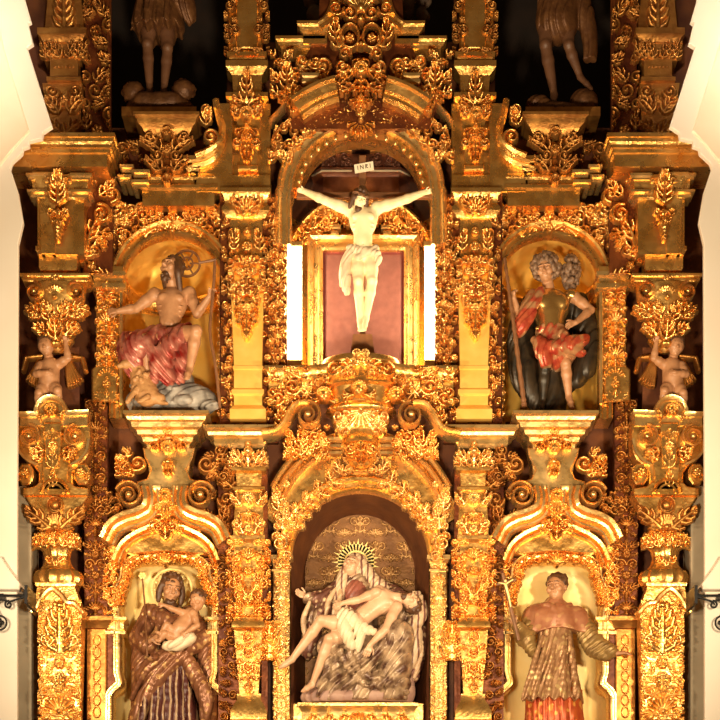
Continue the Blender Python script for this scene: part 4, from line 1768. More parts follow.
def central_arch():
    D = -0.16
    t = thing('beaded_arch', 'beaded gilded arch framing the crucified figure', 'arch', CX, 372, D)
    m = MB(D)
    P = [(279, 245), (279, 192)] + arcpts(CX, 190, 80, 74, 178, 2, 44) + [(443, 192), (443, 245)]
    m.sweep(P, [(4, -30), (4, 2), (2, 6), (0, 7), (-2, 5), (-3, 2), (-8, 0), (-9, 3), (-11, 3), (-12, -2), (-12, -30)])
    m.build('archivolt', 'gold_pale', t)
    m = MB(D)
    A = arcpts(CX, 190, 69, 62, 176, 4, 44)
    B = arcpts(CX, 190, 60, 54, 176, 4, 44)
    for i in range(44):
        m.prism([A[i], A[i + 1], B[i + 1], B[i]], -30, -4)
    m.build('soffit', 'gold', t)
    for x, y in arcpts(CX, 188, 62, 55, 172, 8, 17):
        m = MB(D)
        m.ball((x, y + 2, 3), (2.4, 3.2, 2.8), 9, 7)
        m.build('bead', 'gold_pale', t, sharp=None)
    r = Relief(268, 454, 100, 200)
    def mk(x, y):
        q = ((x - CX) / 82) ** 2 + ((y - 190) / 76) ** 2
        return 1.02 < q < 1.5 and y < 160
    r.rinceau(121, 10, 5, mk)
    for a in range(20, 90, 13):
        aa = math.radians(180 - a)
        r.leaf(CX + 79 * math.cos(aa), 190 - 73 * math.sin(aa), -aa + 1.4, 12, 8, 5, .5, 3)
    r.fan(CX, 124, PI / 2, 14, 8)
    r.flower(CX, 116, 6, 8)
    r.leaf(CX - 8, 120, PI, 22, 11, 6, -.5, 4)
    r.sym().build('foliage', 'gold', t, D, 2)
    for sd, f in ((0, False), (1, True)):
        m = MB(D)
        x0, x1 = (268, 287) if not f else (435, 454)
        m.box(x0, x1, 196, 372, -26, -6)
        m.build('jamb', 'bole_gold_shaded', t)
        r = Relief(x0, x1, 195, 370)
        r.candelabra(131, 5)
        r.build('foliage_strip', 'gold', t, D, -6)
    # recess behind
    m = MB(D)
    n = 40
    for (ya, yb) in ((190, 372),):
        xs = np.cos(np.linspace(PI, 0, n))
        V = np.array([(CX + 80 * x, y, -26 - 70 * math.sqrt(max(0, 1 - abs(x) ** 4))) for y in np.linspace(ya, yb, 12) for x in xs])
        idx = np.arange(12 * n).reshape(12, n)
        m.add(V, np.stack([idx[:-1, :-1], idx[:-1, 1:], idx[1:, 1:], idx[1:, :-1]], -1).reshape(-1, 4))
    m.build('niche_wall', 'gold', t)
    m = MB(D)
    rr = np.linspace(0, 1, 16); th = np.linspace(PI, 0, n)
    V = np.array([(CX + 80 * q * math.cos(a), 190 - 74 * q * math.sin(a), -26 - 70 * math.sqrt(max(0, 1 - q ** 4))) for q in rr for a in th])
    idx = np.arange(16 * n).reshape(16, n)
    m.add(V, np.stack([idx[:-1, :-1], idx[:-1, 1:], idx[1:, 1:], idx[1:, :-1]], -1).reshape(-1, 4))
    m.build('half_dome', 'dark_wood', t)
    return t


central_arch()


def canopy():
    D = 0.42
    t = thing('canopy', 'dark wooden canopy with pale edge lines in the shadow above the crucified head', 'canopy', CX, 200, D)
    m = MB(D)
    m.mold([(300, -34), (322, 0), (400, 0), (422, -34)], [(2, 168), (2, 172), (0, 173.5), (-2, 176), (-2, 198)], 14)
    m.mold([(306, -34), (324, -4), (398, -4), (416, -34)], [(0, 152), (0, 168)], 14)
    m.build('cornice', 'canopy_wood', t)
    m = MB(D)
    for a, b in ((322, 352), (370, 400)):
        m.box(a, b, 148, 152, -8, 3, .8)
    m.build('ledge', 'gold_shaded', t)
    m = MB(D)
    m.tube([(303, 170, -24), (322, 172, 3), (352, 172, 3)], 1.0, 6)
    m.tube([(419, 170, -24), (400, 172, 3), (370, 172, 3)], 1.0, 6)
    m.build('edge_line', 'grey_stone_and_shade', t)
    r = Relief(322, 400, 153, 169)
    r.rinceau(151, 8, 3, lambda x, y: abs(x - CX) > 10)
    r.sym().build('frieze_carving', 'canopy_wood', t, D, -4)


canopy()


def velvet_frame():
    D = 0.36
    t = thing('framed_panel', 'gilded rectangular frame holding a dull rose velvet panel behind the crucified figure', 'frame', 363, 372, D)
    m = MB(D)
    P = [(322, 372), (322, 250), (405, 250), (405, 372)]
    pr = [(-1, -8), (-1, 2), (1, 4), (3, 4), (4, 1), (8, 1), (9, 5), (12, 7), (14, 5), (15, -8)]
    m.sweep(P, pr)
    m.build('frame', 'gold_pale', t, sharp=25)
    m = MB(D)
    m.box(320, 407, 248, 372, -6, -3)
    m.build('velvet_border', 'velvet_border', t)
    m = MB(D)
    m.box(325.5, 401.5, 254, 372, -6, -2)
    m.build('velvet_panel', 'velvet_rose', t)
    r = Relief(296, 426, 196, 246)
    def mk(x, y):
        q = ((x - CX) / 66) ** 2 + ((y - 262) / 66) ** 2
        return .5 < q < 1.0 and abs(x - CX) > 12
    r.rinceau(161, 10, 5, mk)
    r.leaf(334, 232, -PI / 2 - .3, 24, 10, 6, .9, 4)
    r.sym().build('foliage', 'gold', t, D, -2)
    m = MB(D)
    A = arcpts(CX, 268, 74, 72, 165, 15, 36)
    m.sweep(A, [(-3, -8), (-3, 1), (0, 4), (3, 1), (3, -8)])
    A = arcpts(CX, 268, 60, 62, 150, 30, 30)
    m.sweep(A, [(-2, -8), (-2, 1), (0, 3), (2, 1), (2, -8)])
    m.build('arched_rib', 'gold', t)
    for sg in (-1, 1):
        m = MB(D)
        for q in range(2):
            m.box(CX + sg * 24 - 4 + q * 2 * sg, CX + sg * 24 + 4 + q * 2 * sg, 227 + q * 6, 231 + q * 6, -4, 7, .8)
        m.build('clasp', 'gold_pale', t)


velvet_frame()


def strip_lights():
    for label, x0, x1 in (('glowing white strip light on the left side of the crucifix niche', 287, 301.5), ('glowing white strip light on the right side of the crucifix niche', 425, 438.5)):
        D = -0.02
        t = thing('strip_light', label, 'lamp', (x0 + x1) / 2, 362, D, 'strip lights in the crucifix niche')
        m = MB(D)
        m.prism([(x0, 247), (x1, 247), (x1, 360), (x0, 360)], -5, 2, 2)
        m.build('tube', 'lamp_white', t)
        m = MB(D)
        m.box(x0 - 1, x1 + 1, 360, 366, -8, 3, .8)
        m.box(x0 - 1, x1 + 1, 242, 247, -8, 3, .8)
        m.build('holder', 'gold_pale', t)


strip_lights()


def balcony():
    D = -0.42
    t = thing('carved_balcony', 'bulging gilded balcony with cherub heads and spiral scrolls under the crucifix', 'balcony', CX, 462, D)
    m = MB(D)
    m.lathe(CX, -22, [(0, 356), (39, 356), (40, 358), (40, 361), (38, 363), (37, 372), (39, 380), (40, 382), (40, 384), (35, 386), (34, 390), (33, 402), (35, 404), (36, 407), (35, 409), (31, 411), (29, 418), (26, 427), (21, 432), (19, 433), (20, 436), (20, 439), (15, 441), (13, 447), (15, 452), (11, 460), (4, 464), (0, 465)], 64, .85)
    m.mold([(268, -40), (268, -14), (310, -14), (330, -6), (392, -6), (412, -14), (454, -14), (454, -40)], [(4, 362), (4, 365), (2, 367), (0, 371), (0, 388)], 10)
    m.build('bowl', 'gold', t)
    bow = lambda X, Y: np.sqrt(np.maximum(0, 1 - ((X - CX) / 44) ** 2)) * 34 * .85 - 22
    r = Relief(318, 404, 352, 384)
    r.stroke(arcpts(361, 362, 5, 5, 0, 360, 20), 1.5, 1.5, 6, 6)
    for a in range(4):
        r.scroll(361 + 6.5 * math.cos(a * PI / 2 + PI / 4), 362 + 7 * math.sin(a * PI / 2 + PI / 4), 4.5, 1.3, 1, a * PI / 2 + PI, .32, 6)
    r.leaf(354, 368, PI - .1, 16, 12, 5, -.9, 4)
    r.scroll(334, 370, 8, 1.6, 1, 0, .26, 5)
    r.leaf(328, 378, PI - .4, 10, 8, 5, .8, 3)
    r.leaf(342, 378, -.4, 12, 8, 5, .8, 3)
    r.sym().build('rim_carving', 'gold', t, D, 2, base=bow)
    for x in (324, 359, 396):
        r = Relief(x - 20, x + 20, 382, 410)
        r.cherub(x, 394, 7.5, 8)
        r.build('cherub_head', 'gold', t, D, -3 if x != 359 else 2, base=(lambda X, Y: bow(X, Y) + 2) if x == 359 else (lambda X, Y: 0 * X - 6))
    r = Relief(326, 396, 404, 436)
    r.fan(361, 412, PI / 2, 14, 5, 7, 1.2)
    r.leaf(352, 416, PI - .4, 18, 12, 5, -.7, 4)
    r.scroll(338, 416, 6, 1.4, 1, 0, .28, 5)
    r.leaf(350, 428, PI + .2, 14, 9, 5, .5, 3)
    r.beads([(328, 407), (361, 408)], 1.5, 4, 3)
    r.sym().build('bowl_carving', 'gold_pale', t, D, 0, base=lambda X, Y: np.sqrt(np.maximum(0, 1 - ((X - CX) / 38) ** 2)) * 30 * .85 - 22 - np.maximum(0, Y - 410) * .4)
    r = Relief(340, 382, 436, 468)
    r.leaf(361, 440, PI / 2, 24, 12, 6, 0, 4)
    r.leaf(354, 442, PI / 2 + .3, 16, 9, 5, -.4, 3)
    r.scroll(350, 448, 5, 1.3, 1, 0, .3, 5)
    r.sym().build('pendant', 'gold', t, D, -8)
    for sg in (0, 1):
        g = sym_pts if sg else (lambda p: p)
        x = 308 if not sg else 414 - 3
        m = MB(D)
        m.volute(x, 415, 13, 2.0, 1 if not sg else -1, -PI / 2, -10, 6, .34)
        m.build('volute', 'gold_pale', t)
        m = MB(D)
        pr = [(-4, -24), (-4, 0), (-2, 3), (0, 1), (2, 3), (4, 0), (4, -24)]
        m.sweep(g(bez([(309, 403), (298, 404), (290, 412), (284, 424), (274, 431), (262, 433)], 8)), pr if not sg else mirprof(pr))
        m.build('scroll_arm', 'gold_pale', t)
        r = Relief(*((266, 322) if not sg else (400, 456)), 364, 440)
        rr = Relief(266, 322, 364, 440)
        rr.scroll(292, 384, 9, 1.7, 1, 0, .24, 5)
        rr.scroll(277, 396, 7, 1.5, -1, PI / 2, .26, 5)
        rr.leaf(300, 374, PI + .2, 18, 11, 5, .8, 4)
        rr.leaf(282, 424, -PI / 2 - .3, 20, 11, 5, .8, 4)
        rr.leaf(306, 392, -PI / 2, 18, 10, 5, .5, 4)
        rr.rinceau(171, 9, 4, lambda x, y: y < 400 and x > 270)
        r.H = rr.H[:, ::-1] if sg else rr.H
        r.build('scroll_carving', 'gold', t, D, -12)
        r = Relief(*((282, 330) if not sg else (392, 440)), 420, 456)
        rr = Relief(282, 330, 420, 456)
        rr.leaf(300, 450, -PI / 2 - .1, 24, 14, 6, .7, 4)
        rr.scroll(314, 432, 6, 1.4, 1, 0, .28, 6)
        rr.leaf(290, 450, -PI / 2 - .4, 16, 10, 5, .5, 3)
        rr.rinceau(172, 9, 4)
        r.H = rr.H[:, ::-1] if sg else rr.H
        r.build('leaf_spray', 'gold', t, D, -20)


balcony()


def pieta_niche():
    D = -0.1
    t = thing('arched_shrine', 'gilded arched shrine with a brown damask back around the central seated group', 'shrine', CX, 770, D)
    cx = 360
    # reveal and back wall
    m = MB(D)
    P = [(291, 770), (291, 560)] + arcpts(cx, 560, 69, 69, 180, 0, 40)[1:] + [(429, 770)]
    V = []
    for (x, y) in P:
        V += [(x, y, 0), (cx + (x - cx) * .82, y if y > 560 else 560 + (y - 560) * .88, -66)]
    q = [[2 * i, 2 * i + 1, 2 * i + 3, 2 * i + 2] for i in range(len(P) - 1)]
    m.add(V, q)
    m.build('reveal', 'bole_board', t)
    m = MB(D)
    m.prism([(302, 770), (302, 560)] + arcpts(cx, 560, 58, 62, 180, 0, 40)[1:] + [(418, 770)], -70, -65)
    m.build('damask_wall', 'damask', t)
    r = Relief(290, 430, 488, 704, 2)
    for j, y in enumerate(range(505, 712, 26)):
        for i in range(-3, 4):
            x = cx + i * 32 + (16 if j % 2 else 0)
            r.scroll(x - 6, y, 5.5, 1.3, 1, 0, .22, 1.2)
            r.scroll(x + 6, y, 5.5, 1.3, -1, PI, .22, 1.2)
            r.leaf(x, y + 12, -PI / 2, 16, 9, 1.4, 0, 3)
            r.fan(x, y - 10, -PI / 2, 7, 1.2)
            r.leaf(x - 4, y + 12, PI - .4, 10, 6, 1.2, .7, 3)
            r.leaf(x + 4, y + 12, .4, 10, 6, 1.2, -.7, 3)
    xs = r.x0 + np.arange(r.nx) / r.res; ys = r.y0 + np.arange(r.ny) / r.res
    X, Y = np.meshgrid(xs, ys)
    r.H[((X - cx) ** 2 / 56.0 ** 2 + (Y - 560) ** 2 / 60.0 ** 2 > 1) & (Y < 560)] = 0
    r.H[abs(X - cx) > 56] = 0
    r.build('damask_relief', 'damask_thread', t, D, -64.5)
    # archivolt
    m = MB(D)
    P = arcpts(cx, 560, 69, 69, 180, 0, 44)
    pr = [(-1, -10), (-1, 4), (1, 6), (3, 5), (4, 2), (8, 2), (9, 6), (12, 8), (14, 6), (14, -10)]
    m.sweep(P, pr)
    m.build('archivolt', 'gold', t)
    for sg, (a0, a1) in enumerate(((148, 112), (68, 32))):
        m = MB(D)
        for k, (rx, ry) in enumerate(((92, 116), (98, 124), (104, 132))):
            m.sweep(arcpts(CX, 560, rx, ry, a0, a1, 18), [(-2.4, -16), (-2.4, 4 + 4 * k), (0, 7 + 4 * k), (2.4, 4 + 4 * k), (2.4, -16)])
        for y, xa, xb in ((440, 300, 345), (446, 306, 345), (452, 314, 345)):
            xa, xb = (722 - xb, 722 - xa) if sg else (xa, xb)
            m.mold(block(xa, xb, 10 - (y - 440) * .6, -16), [(1, y), (1, y + 3), (-2, y + 5)], 4)
        m.build('pediment_moulding', 'gold_pale', t)
    m = MB(D)
    O = arcpts(CX, 560, 104, 132, 160, 20, 40)
    I = arcpts(cx, 560, 76, 76, 160, 20, 40)
    for i in range(40):
        m.prism([I[i], I[i + 1], O[i + 1], O[i]], -14, -2)
    m.build('spandrel', 'gold', t)
    r = Relief(266, 456, 440, 570)
    G = bez([(292, 530), (302, 512), (318, 496), (336, 480), (346, 462), (361, 452)], 6)
    L = len(G)
    for i in range(0, L - 3, 4):
        a = math.atan2(G[i + 3][1] - G[i][1], G[i + 3][0] - G[i][0])
        r.leaf(G[i][0], G[i][1], a - .7, 13, 9, 6, -.5, 3)
        r.leaf(G[i][0], G[i][1], a + .7, 13, 9, 6, .5, 3)
        r.flower(G[i][0], G[i][1], 3.6, 7, 5)
    r.fan(361, 458, PI / 2, 12, 7)
    r.leaf(283, 530, -PI / 2, 26, 12, 7, .3, 4)
    r.leaf(279, 512, -PI / 2, 22, 12, 6, -.4, 4)
    r.scroll(280, 545, 8, 1.6, 1, -PI / 2, .28, 7)
    r.leaf(284, 528, PI / 2 + .2, 22, 10, 6, -.4, 4)
    r.rinceau(181, 9, 5, lambda x, y: x < 288 and y > 480 and x > 276)
    r.sym().build('leaf_garland', 'gold_pale', t, D, 3)
    for sg in (0, 1):
        x0, x1 = (273, 290) if not sg else (430, 447)
        m = MB(D)
        m.box(x0, x1, 556, 780, -14, 2, 1)
        m.mold(block(x0 + 1, x1 - 1, 2, -12), [(4, 556), (4, 560), (2, 562), (0, 568), (2, 570), (2, 572)], 6)
        m.box((x0 + x1) / 2 - 5, (x0 + x1) / 2 + 5, 578, 776, 0, 5, 1.4)
        m.build('pilaster', 'gold_pale', t)
        r = Relief(x0, x1, 574, 722)
        r.candelabra(191, 2.4)
        r.build('leaf_carving', 'gold_pale', t, D, 4)
        xo = 270 if not sg else 452
        r = Relief(xo - 12, xo + 12, 622, 662)
        r.leaf(xo, 658, -PI / 2, 34, 20, 7, 0, 5)
        r.flower(xo, 640, 5, 8)
        r.rinceau(193, 9, 5)
        r.sym().build('side_tassel', 'gold', t, D, 2)


pieta_niche()


def pieta_pedestal():
    D = -0.02
    t = thing('carved_pedestal', 'bright gilded pedestal under the central seated group', 'pedestal', 358, 770, D)
    m = MB(D)
    m.mold(block(302, 414, 6, -42), [(4, 704), (4, 707), (2, 709), (0, 713), (0, 770), (3, 772), (3, 778)], 20)
    m.box(292, 424, 702.5, 720, -42, -4, .8)
    m.box(292, 424, 720, 1090, -42, -2)
    m.build('body', 'gold_pale', t)
    r = Relief(304, 412, 710, 740)
    for x in (312, 328, 343):
        r.leaf(x, 732, -PI / 2, 16, 11, 4, .3, 4)
        r.scroll(x + 7, 722, 4.5, 1.3, 1, 0, .3, 4)
    r.fan(358, 726, -PI / 2, 12, 5)
    r.sym().build('leaf_carving', 'gold', t, D, 6)


pieta_pedestal()


# ================================================================== 8 IRON BRACKETS
def iron_bracket():
    D = -0.95
    t = thing('iron_bracket', 'black wrought-iron scroll bracket on the left jamb', 'bracket', 4, 640, D, 'wrought-iron wall brackets')
    m = MB(D)
    m.tube([(-30, 598, 12), (29, 598, 12)], 1.3, 8)
    m.build('bar', 'iron_black', t)
    m = MB(D)
    def spiral(cx, cy, r, a0, dr, turns=1.3):
        P = []
        for i in range(26):
            q = i / 25
            rad = r * (1 - .75 * q)
            P.append((cx + rad * math.cos(a0 + dr * q * 2 * PI * turns), cy + rad * math.sin(a0 + dr * q * 2 * PI * turns), 12))
        return P
    m.tube([(28, 599, 12), (18, 602, 12), (12, 604, 12)] + spiral(11, 607, 4, -PI / 2, -1), [1.1, 1.1, .8], 6)
    m.tube([(12, 604, 12), (4, 602, 12), (-4, 606, 12), (-6, 616, 12)], 1.0, 6)
    m.tube([(24, 600, 12), (27, 594, 12), (24, 590, 12), (22, 594, 12)], .9, 6)
    m.build('scroll', 'iron_black', t)
    m = MB(D)
    m.tube([(x, y, 12) for x, y in arcpts(2, 625, 7, 7, 0, 360, 24)], 1.0, 6)
    for a in range(4):
        m.ball((2 + 2.6 * math.cos(a * PI / 2), 625 + 2.6 * math.sin(a * PI / 2), 12), (2.2, 2.2, 1.2), 8, 6)
    m.tube([(2, 618, 12), (-2, 610, 12), (-6, 604, 12)], 1.0, 6)
    m.build('rosette', 'iron_black', t)
    m = MB(D)
    m.box(27, 30, 588, 606, -34, 14)
    m.box(-30, 6, 596, 600, 0, 13)
    m.build('wall_plate', 'iron_black', t)
    both(t, 'black wrought-iron scroll bracket on the right jamb')


iron_bracket()
# ================================================================== 9 CARVED FIGURES
def folds(amp, fx, fy=0.0, fo=0.0, wob=1.2, ph=0.0):
    """drapery ripples"""
    def f(X, Y, O):
        u = X * fx + Y * fy + O * fo + wob * np.sin(Y * .075 + ph) + .7 * np.sin(O * .16 + X * .05 + ph)
        v = np.sin(u)
        return amp * (.65 - np.abs(v) ** .7 * 1.2 + .25 * np.sin(2.3 * u + Y * .11))
    return f


def torso(S, sh_l, sh_r, chest, waist, pel, w, dp, k=2.5):
    """bare trunk: chest, ribs, belly, pelvis, pectorals and navel line"""
    c = np.array(chest, float); wa = np.array(waist, float); p = np.array(pel, float)
    S.ell(c, (w, w * 1.05, dp), k)
    S.cap(c, wa, w * .82, w * .66, k)
    S.cap(wa, p, w * .66, w * .78, k)
    S.cap(sh_l, c, w * .38, w * .5, k)
    S.cap(sh_r, c, w * .38, w * .5, k)
    d = (wa - c) / np.linalg.norm(wa - c)
    s = np.cross(d, (0, 0, 1.0)); s /= np.linalg.norm(s)
    f = np.cross(s, d); f = f if f[2] > 0 else -f
    for q in (-1, 1):
        S.ell(c + s * q * w * .42 + f * dp * .78 - d * w * .1, (w * .40, w * .30, w * .22), .8)
        for j in range(3):
            S.ell(c + s * q * w * (.55 - .05 * j) + f * dp * (.62 - .1 * j) + d * w * (.45 + .28 * j), (w * .26, w * .07, w * .14), .5)
            S.ell(wa + s * q * w * .17 + f * w * .56 + d * w * (-.45 + .36 * j), (w * .15, w * .15, w * .10), .6)
    S.ell(wa + f * w * .68 + d * w * .42, (w * .06, w * .08, w * .1), .3, None, True)


def leg(S, hip, knee, ank, toe, r, k=1.6):
    hip, knee, ank, toe = (np.array(v, float) for v in (hip, knee, ank, toe))
    S.limb([hip, (hip + knee) / 2, knee], [r * 1.05, r * .95, r * .66], k)
    S.ell(knee + np.array([0, 0, r * .25]), r * .55, k)
    cal = knee + (ank - knee) * .3
    S.limb([knee, cal + np.array([0, 0, -r * .1]), ank], [r * .62, r * .66, r * .38], k)
    S.cap(ank, ank + (toe - ank) * .15, r * .40, r * .36, 1)
    S.limb([ank, ank + (toe - ank) * .6, toe], [r * .40, r * .36, r * .24], 1)
    d = (toe - ank); d /= np.linalg.norm(d)
    s = np.cross(d, (0, 1.0, 0)); s /= np.linalg.norm(s) + 1e-6
    for i in range(5):
        S.cap(toe + s * (i - 2) * r * .14 - d * r * .1, toe + s * (i - 2) * r * .15 + d * r * (.22 - .03 * abs(i - 1)), max(.5, r * .1), max(.45, r * .08), .3)


def arm(S, sh, el, wr, r, k=1.4):
    sh, el, wr = (np.array(v, float) for v in (sh, el, wr))
    S.ell(sh, r * 1.15, k)
    S.limb([sh, sh + (el - sh) * .45, el], [r * 1.0, r * .98, r * .72], k)
    S.limb([el, el + (wr - el) * .3, wr], [r * .74, r * .76, r * .48], k)


# ------------------------------------------------------------------ the crucified figure
def crucifix():
    D = -0.20
    t = thing('crucifix', 'pale crucified figure with outstretched arms on a slim dark cross', 'crucifix', 362, 354, D)
    m = MB(D)
    m.box(359, 366, 150, 352, -17, -11, .8)
    m.box(296, 434, 187, 193, -17, -11, .8)
    m.frustum((353, 372, 334, -18, 0), (350, 375, 357, -22, 2))
    m.build('cross', 'cross_wood', t)
    S = SDF(290, 440, 178, 345, -16, 22, D, .6)
    torso(S, (350, 209, 0), (376, 208, 0), (363, 221, 1), (363, 242, 1), (363, 256, 0), 13.2, 10)
    arm(S, (350, 210, 0), (325, 200, -1), (304, 189, -5), 5.8)
    arm(S, (377, 208, 0), (400, 201, -1), (425, 190, -5), 5.8)
    S.cap((351, 212, 0), (356, 228, 2), 4, 4, 3); S.cap((376, 211, 0), (371, 228, 2), 4, 4, 3)
    hand(S, (304, 190, -5), (-1, -.35, .15), (0, -.3, -1), 9, .45, 1)
    hand(S, (425, 191, -5), (1, -.3, .15), (0, -.3, -1), 9, .45, -1)
    leg(S, (357.5, 258, 0), (358.5, 284, 8), (360, 321, 2), (360.5, 333, 8), 7.6)
    leg(S, (369.5, 258, 0), (372, 284, 8), (366, 320, 4), (364, 333, 10), 7.6)
    R = rot(14, -22, 12)
    L = head(S, (360, 203, 8), 9.2, R, .5, (363, 214, 0), 4.2)
    S.mesh('body', 'ivory_flesh', t)
    eyes(t, L, 9.2, D)
    H = SDF(344, 380, 186, 224, -10, 20, D, .55)
    H.ell(L(0, .45, -.25), (8.2, 7.6, 8.2), 1)
    curls(H, 3, L(0, .45, -.2), (7.6, 7, 7.6), 60, 1.3, 2.2, -.6)
    for sg in (-1, 1):
        H.path([L(sg * .72, .3, 0), L(sg * .82, -.4, 0), L(sg * .9, -1.1, .1)], (2.2, 2.4, 1.5), .8)
    H.ell(L(0, -.86, .38), (3.6, 4.6, 3.4), .8)
    H.ell(L(0, -.12, .9), (6.6, 7.8, 5.6), .8, R, True)
    H.ell(L(0, -.98, .45), (3.2, 3.8, 3.0), .8)
    H.mesh('hair', 'hair_brown', t)
    m = MB(D)
    rg = random.Random(2)
    for q in range(3):
        P = [L(.92 * math.cos(a), .52 + .07 * math.sin(3 * a + q), .9 * math.sin(a) - .1) for a in np.linspace(0, 2 * PI, 26)]
        m.tube(np.array(P) + np.array([[rg.uniform(-.4, .4), rg.uniform(-.6, .6), rg.uniform(-.4, .4)] for _ in P]), .7, 5)
    m.build('crown_of_thorns', 'cross_wood', t)
    C = SDF(336, 388, 240, 302, -14, 24, D, .6)
    C.ell((363, 254, 1), (13.5, 6.5, 10.5), 2)
    C.cap((350, 250, 6), (376, 257, 8), 3.4, 3.8, 2)
    C.cap((376, 250, 6), (358, 261, 9), 3.0, 3.2, 2)
    C.path([(376, 254, 6), (378, 262, 6), (375, 268, 6)], (3.4, 3.4, 1.6), 1)
    C.path([(350, 254, 6), (346, 266, 6), (345, 280, 6), (347, 295, 6)], (3.8, 4.6, 5.2, 2.6), 1.5)
    C.path([(347, 258, 4), (343, 272, 4), (342, 287, 5)], (2.6, 3.2, 2.2), 1)
    C.warp(folds(.9, .62, .35, .3, 1.5))
    C.mesh('loincloth', 'linen', t)
    m = MB(D)
    P = [(354, 160.5), (373, 157), (374, 165.5), (355, 169)]
    m.prism(P, -11, -9.5)
    pl = m.build('title_plate', 'paper', t)
    m = MB(D)
    def seg(a, b):
        m.tube([(a[0], a[1], -9.3), (b[0], b[1], -9.3)], .38, 5)
    u = np.array([1, -.184]); v = np.array([0.115, 1.0])
    o = np.array([357.5, 161.2])
    q = lambda a, b: o + u * a + v * b
    seg(q(0, .6), q(0, 4.6))
    seg(q(2.6, .6), q(2.6, 4.6)); seg(q(2.6, .6), q(5.4, 4.6)); seg(q(5.4, .6), q(5.4, 4.6))
    seg(q(7.8, .6), q(7.8, 4.6)); seg(q(7.8, .6), q(10, 1.4)); seg(q(10, 1.4), q(7.8, 2.6)); seg(q(7.8, 2.6), q(10.2, 4.6))
    seg(q(12.4, .6), q(12.4, 4.6))
    m.build('lettering', 'ink', pl)


crucifix()


